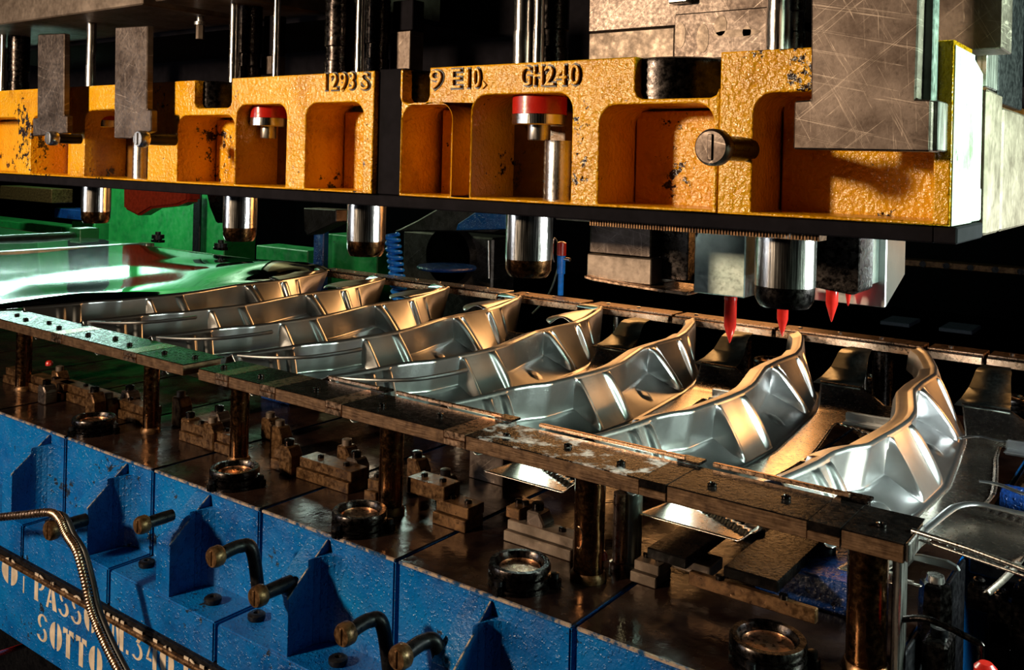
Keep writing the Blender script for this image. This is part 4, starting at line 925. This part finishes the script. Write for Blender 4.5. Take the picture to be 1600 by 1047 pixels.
for i, (px, r, lab) in enumerate(((30, 0.03, 'at the far left'), (390, 0.028, 'beside the rod over the red spring'), (530, 0.03, 'behind the narrow block'), (590, 0.025, 'over the black shade filler'), (862, 0.03, 'right of the rods over GH240'), (1240, 0.016, 'beside the big T hanger'))):
    x = at(px, 60, Y=1.36).x
    bm = B(); lathe(bm, [(r, 0.16), (r, 0.20), (r * 0.9, 0.202), (r * 0.9, 0.23), (r, 0.232), (r, 0.36)], (x, 1.36, 0), seg=30)
    tag(link('dark_column', bm, M['darksteel'], None, smooth=True), 'dark oily upright column ' + lab, 'column')
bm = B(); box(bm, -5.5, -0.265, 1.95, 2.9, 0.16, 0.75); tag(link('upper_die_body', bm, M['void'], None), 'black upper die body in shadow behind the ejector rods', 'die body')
# black backing behind rods
# ---- punches hanging under the stripper plate
def hang(name, lab, cat, x0, y0, x1, y1, Y, dy, mat, ztop=-0.087):
    a = at(x0, y0, Y=Y); b = at(x1, y1, Y=Y); t = thing(name, lab, cat, ((a.x + b.x) / 2, Y, b.z))
    bm = B(); box(bm, a.x, b.x, Y, Y + dy, b.z, min(a.z, ztop)); link('body', bm, M[mat], t, 0.002); return t, a, b
t, a, b = hang('form_punch', 'mottled steel form punch in two layers at centre right', 'punch', 922, 340, 1016, 403, 1.60, 0.12, 'plate')
bm = B(); box(bm, a.x - 0.003, b.x + 0.004, 1.597, 1.72, b.z - 0.052, b.z - 0.002); link('lower_layer', bm, M['beige'], t, 0.002)
bm = B(); c0 = at(918, 436, Y=1.59); c1_ = at(1140, 470, Y=1.59)
pp = [at(x, y, Y=1.59) for x, y in ((917, 434), (930, 438), (980, 447), (1030, 455), (1078, 461))]
prism(bm, [(q.x, q.z) for q in pp] + [(q.x, q.z + 0.006) for q in reversed(pp)], 'Y', 1.58, 1.70); link('form_edge', bm, M['wire'], t, 0.001)
hang('dark_punch', 'black oily punch between the two grey punches', 'punch', 1024, 345, 1074, 440, 1.64, 0.1, 'darksteel')
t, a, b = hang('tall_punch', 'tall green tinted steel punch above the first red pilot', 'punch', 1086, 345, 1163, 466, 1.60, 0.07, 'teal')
bm = B(); prism(bm, [(a.x, b.z + 0.0), (a.x, b.z + 0.028), (a.x - 0.045, b.z + 0.012), (a.x - 0.05, b.z + 0.004)], 'Y', 1.702, 1.76); link('lower_lip', bm, M['darksteel'], t, 0.002)
bm = B(); lathe(bm, [(0.0001, -0.04), (0.007, -0.02), (0.007, 0.0)], (Xp(1092, 1.55), 1.55, -0.088), seg=16); tag(link('black_stylus', bm, M['black'], None, smooth=True), 'black tapered stylus in front of the tall punch', 'pin')
# big block at right: pentagonal, right face bright
a = at(1270, 360, Y=1.62); X1 = at(1342, 470, Y=1.62).x
t = thing('cam_punch', 'large dark cam punch block with a bright white right face', 'punch', (a.x, 1.7, -0.22))
bm = B(); prism(bm, [(a.x - 0.06, -0.2), (a.x - 0.06, -0.087), (X1, -0.087), (X1, -0.205), (X1 - 0.01, -0.212), (a.x, -0.205)], 'Y', 1.62, 1.70); link('body', bm, M['darksteel'], t, 0.002)
bm = B(); prism(bm, [(1.701, -0.2), (1.701, -0.087), (1.79, -0.087), (1.79, -0.2)], 'X', X1 - 0.1, X1 - 0.001); link('middle_block', bm, M['teal'], t, 0.001)
bm = B(); prism(bm, [(1.74, -0.087), (1.87, -0.090), (1.87, -0.196), (1.86, -0.20), (1.74, -0.245)], 'X', X1 - 0.12, X1 + 0.012); link('right_block', bm, M['sheet'], t, 0.002)
# pilots
for i, (px, y0, y1, Y, r) in enumerate(((1140, 468, 536, 1.66, 0.0115), (1222, 470, 526, 1.66, 0.010), (1299, 455, 503, 1.66, 0.0105), (1325, 440, 478, 1.72, 0.007))):
    tip = at(px, y1, Y=Y); top = at(px, y0, Y=Y)
    t = thing('red_pilot', 'red pointed pilot pin ' + ['under the tall green tinted punch', 'under the large guide pillar', 'under the cam punch', 'small one at the right under the cam punch'][i], 'pilot', (tip.x, Y, tip.z))
    bm = B(); lathe(bm, [(0.0006, 0), (0.002, 0.003), (r, 0.032), (r, top.z - tip.z), (r, top.z - tip.z + 0.03)], tuple(tip), seg=20); link('pin_body', bm, M['redpin'], t, smooth=True)
    bm = B(); lathe(bm, [(r * 1.05, 0), (r * 1.05, 0.004)], (tip.x, Y, top.z), seg=20); link('collar', bm, M['red'], t, smooth=True)

# ================================================================== BACKGROUND BEYOND THE STRIP
# feed roller and trough at left
Xr = -5.2; ra = at(115, 373, X=Xr); 
t = thing('feed_roller', 'long steel feed roller at the left edge lit green', 'roller', (Xr, 2.0, ra.z))
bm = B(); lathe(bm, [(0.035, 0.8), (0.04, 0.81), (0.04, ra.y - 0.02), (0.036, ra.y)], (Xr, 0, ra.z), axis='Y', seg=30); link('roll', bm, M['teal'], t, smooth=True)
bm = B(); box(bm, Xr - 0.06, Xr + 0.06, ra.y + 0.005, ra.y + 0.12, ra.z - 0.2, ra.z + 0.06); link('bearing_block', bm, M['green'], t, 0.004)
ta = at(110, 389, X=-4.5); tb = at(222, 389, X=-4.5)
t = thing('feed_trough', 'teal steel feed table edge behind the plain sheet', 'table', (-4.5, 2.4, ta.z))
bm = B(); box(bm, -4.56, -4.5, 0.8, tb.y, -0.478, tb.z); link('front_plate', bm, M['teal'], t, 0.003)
bm = B(); box(bm, -4.505, -4.485, 0.8, tb.y + 0.01, tb.z - 0.006, tb.z + 0.004); link('top_lip', bm, M['steel'], t, 0.001)
bm = B(); box(bm, -4.56, -4.48, tb.y + 0.012, tb.y + 0.06, -0.478, tb.z + 0.002); link('end_block', bm, M['steel'], t, 0.003)
# green machine frame
t = thing('green_machine', 'green painted machine frame behind the feed at left', 'machine', (-6, 4.5, -1.6))
def gbox(x0, y0, x1, y1, Y, dy, mat='green', nme='panel'):
    a = at(x0, y0, Y=Y); b = at(x1, y1, Y=Y); bm = B(); box(bm, a.x, b.x, Y, Y + dy, b.z, a.z); return link(nme, bm, M[mat], t, 0.006)
gbox(178, 0, 300, 600, 4.6, 0.3); gbox(348, -60, 430, 300, 4.4, 0.3, 'green', 'reflection_panel'); gbox(432, -60, 480, 300, 4.45, 0.3, 'plate', 'reflection_column'); gbox(484, -60, 640, 300, 4.4, 0.3, 'rust', 'reflection_panel'); gbox(304, 0, 345, 600, 4.5, 0.3); gbox(-120, 330, 90, 600, 4.7, 0.3); gbox(-120, 0, 60, 285, 4.9, 0.3, 'green', 'cover_panel'); gbox(112, 345, 142, 600, 4.5, 0.2)  # tall pieces added out of view for the plain sheet to mirror
gbox(400, 383, 476, 600, 4.2, 0.2); gbox(302, 300, 306, 600, 4.45, 0.02, 'black', 'seam'); gbox(510, 365, 585, 600, 4.3, 0.2); gbox(490, 355, 500, 600, 4.2, 0.05, 'bluedark', 'post')
gbox(85, 325, 130, 345, 4.4, 0.2, 'bluedark', 'blue_box'); gbox(0, 290, 80, 318, 4.3, 0.2, 'rust', 'brown_box')
for i, (px, y0, y1, lab) in enumerate(((247, 365, 425, 'before the wide green panel'), (345, 378, 416, 'before the narrow green panel'))):
    a = at(px, y0, Y=3.05); b = at(px, y1, Y=3.05)
    t = thing('strip_guide_post', 'small black strip guide post ' + lab, 'post', (a.x, 3.05, -0.49))
    bm = B(); lathe(bm, [(0.022, -0.50), (0.022, a.z - 0.03), (0.034, a.z - 0.028), (0.034, a.z - 0.006), (0.015, a.z - 0.004), (0.015, a.z + 0.01)], (a.x, 3.05, 0), seg=14); link('post_body', bm, M['black'], t, smooth=True)
    bm = B(); box(bm, a.x - 0.04, a.x + 0.04, 3.03, 3.07, -0.50, -0.485); link('foot', bm, M['darksteel'], t, 0.003)
a = at(300, 404, Y=3.1)
bm = B(); tube(bm, [at(258, 405, Y=3.1), at(303, 404, Y=3.1)], 0.008); tag(link('short_rod', bm, M['steel'], None, smooth=True), 'short pale rod lying behind the sheet between the guide posts', 'rod')
# red guard under the casting
a = at(192, 290, Y=3.6); 
pts = [(192, 288), (294, 290), (292, 315), (275, 322), (235, 326), (215, 338), (192, 326)]
bm = B(); prism(bm, [(at(x, y, Y=3.4).x, at(x, y, Y=3.4).z) for x, y in pts], 'Y', 3.4, 3.5); tag(link('red_guard', bm, M['redcloth'], None, 0.015, seg=2, smooth=True), 'oily dark red guard piece under the left casting', 'guard')
pts = [(292, 288), (345, 290), (345, 348), (310, 350), (300, 325)]
bm = B(); prism(bm, [(at(x, y, Y=3.4).x, at(x, y, Y=3.4).z) for x, y in pts], 'Y', 3.52, 3.6); tag(link('brown_cover', bm, M['darksteel'], None, 0.01), 'dark brown angular cover right of the red guard', 'cover')
pts = [(474, 325), (525, 328), (525, 347), (480, 368), (475, 360)]
bm = B(); prism(bm, [(at(x, y, Y=3.1).x, at(x, y, Y=3.1).z) for x, y in pts], 'Y', 3.1, 3.2); tag(link('angled_bracket', bm, M['plate'], None, 0.004), 'small brownish angled bracket left of the third pillar', 'bracket')
# blue coiled hose
p = at(612, 365, Y=3.15); q = at(625, 468, Y=3.15); n = 16 * 11
path = [(p.x + (q.x - p.x) * k / n + 0.030 * math.cos(2 * PI * k / 16), 3.15 + 0.03 * math.sin(2 * PI * k / 16), p.z + (q.z - p.z) * k / n) for k in range(n + 1)]
bm = B(); tube(bm, path, 0.0095, 8); tag(link('coiled_hose', bm, M['hose'], None, smooth='all'), 'bright blue coiled air hose behind the third pillar', 'hose')
# press machine body behind, with round opening
t = thing('press_machine', 'dim grey press frame with a round dark opening behind the blue hose', 'machine', (-4.2, 3.9, -1.6))
a = at(630, 360, Y=3.9); b = at(765, 600, Y=3.9)
bm = B(); box(bm, a.x, b.x, 3.9, 4.1, -1.6, a.z); link('frame_panel', bm, M['plate'], t, 0.01)
c = at(705, 400, Y=3.88); bm = B(); lathe(bm, [(0.155, -0.03), (0.16, 0.0), (0.16, 0.03), (0.12, 0.03), (0.115, -0.02), (0.155, -0.03)], tuple(c), axis='Y', seg=48); link('round_rim', bm, M['plate'], t, smooth=True)
bm = B(); lathe(bm, [(0.0001, -0.005), (0.117, -0.005)], tuple(c), axis='Y', seg=40); link('opening', bm, M['black'], t)
pts = [(615, 362), (650, 345), (690, 322), (790, 318), (790, 358), (770, 365), (700, 362)]
bm = B(); prism(bm, [(at(x, y, Y=3.7).x, at(x, y, Y=3.7).z) for x, y in pts], 'Y', 3.7, 3.8); tag(link('sloped_hood', bm, M['plate'], None, 0.008), 'sloped steel hood between the third and fourth pillars', 'hood')
pts = [(715, 350), (745, 330), (790, 330), (790, 358), (712, 360)]
bm = B(); prism(bm, [(at(x, y, Y=3.66).x, at(x, y, Y=3.66).z) for x, y in pts], 'Y', 3.66, 3.69); tag(link('blue_cover', bm, M['blue'], None, 0.003), 'flat blue cover on the sloped hood', 'cover')
c = at(698, 416, Z=-0.50)
c = at(698, 418, Y=3.45); bm = B(); lathe(bm, [(0.14, -0.008), (0.145, 0), (0.14, 0.008), (0.05, 0.012)], tuple(c), seg=44); tag(link('blue_dish', bm, M['bluedark'], None, smooth=True), 'flat dark blue round dish behind the rear rail', 'dish')
# blue air fitting
t = thing('air_fitting', 'blue and red air valve fitting right of the fourth pillar', 'fitting', tuple(at(876, 460, Y=3.0)))
c = at(877, 408, Y=3.0)
bm = B(); lathe(bm, [(0.011, -0.13), (0.011, -0.05), (0.016, -0.048), (0.016, 0.02), (0.010, 0.022)], tuple(c), seg=20); link('valve_body', bm, M['hose'], t, smooth=True)
bm = B(); lathe(bm, [(0.018, 0.022), (0.018, 0.07), (0.008, 0.075)], tuple(c), seg=20); link('red_knob', bm, M['red'], t, smooth=True)
bm = B(); tube(bm, [c + Vector((0.01, 0, 0.01)), c + Vector((0.04, 0, 0.008))], 0.007); link('side_port', bm, M['steel'], t, smooth=True)
bm = B(); tube(bm, smoothpath([c + Vector((-0.006, 0, 0.0)), at(862, 450, Y=3.0), at(846, 475, Y=3.0), at(832, 490, Y=3.0)], 6), 0.004, 8); link('thin_hose', bm, M['teal'], t, smooth=True)
bm = B(); tube(bm, smoothpath([c + Vector((-0.006, 0, 0.05)), at(866, 372, Y=3.0), at(864, 400, Y=3.0), at(866, 410, Y=3.0)], 6), 0.0025, 8); link('loop_tube', bm, M['steel'], t, smooth=True)
bm = B(); tube(bm, [at(763, 376, Y=3.2), at(764, 435, Y=3.2)], 0.004); tag(link('thin_lever', bm, M['steel'], None, smooth=True), 'thin grey lever rod left of the fourth pillar', 'rod')
# faint blue floor panels and distant beam at right
for i, (x0, x1, y, lab) in enumerate(((1385, 1440, 497, 'left one of two faint blue plates in the dark'), (1475, 1535, 507, 'right one of two faint blue plates in the dark'))):
    a = at(x0, y, Z=-0.8); b = at(x1, y, Z=-0.8)
    bm = B(); box(bm, a.x, b.x, a.y - 0.12, a.y + 0.12, -0.82, -0.80); tag(link('distant_plate', bm, M['panelblue'], None, 0.003), lab, 'plate')
a = at(1400, 404, Y=4.6); b = at(1640, 418, Y=4.6)
t = thing('distant_beam', 'dim distant beam with round holes beyond the press at right', 'beam', (a.x, 4.6, a.z))
bm = B(); box(bm, a.x, b.x + 0.5, 4.6, 4.7, a.z - 0.03, a.z); link('beam_body', bm, M['rust'], t, 0.003)
for k in range(6):
    bm = B(); lathe(bm, [(0.014, -0.012), (0.014, 0.0)], (a.x + 0.12 + k * 0.1, 4.6, a.z - 0.015), axis='Y', seg=14); link('bolt', bm, M['black'], t)
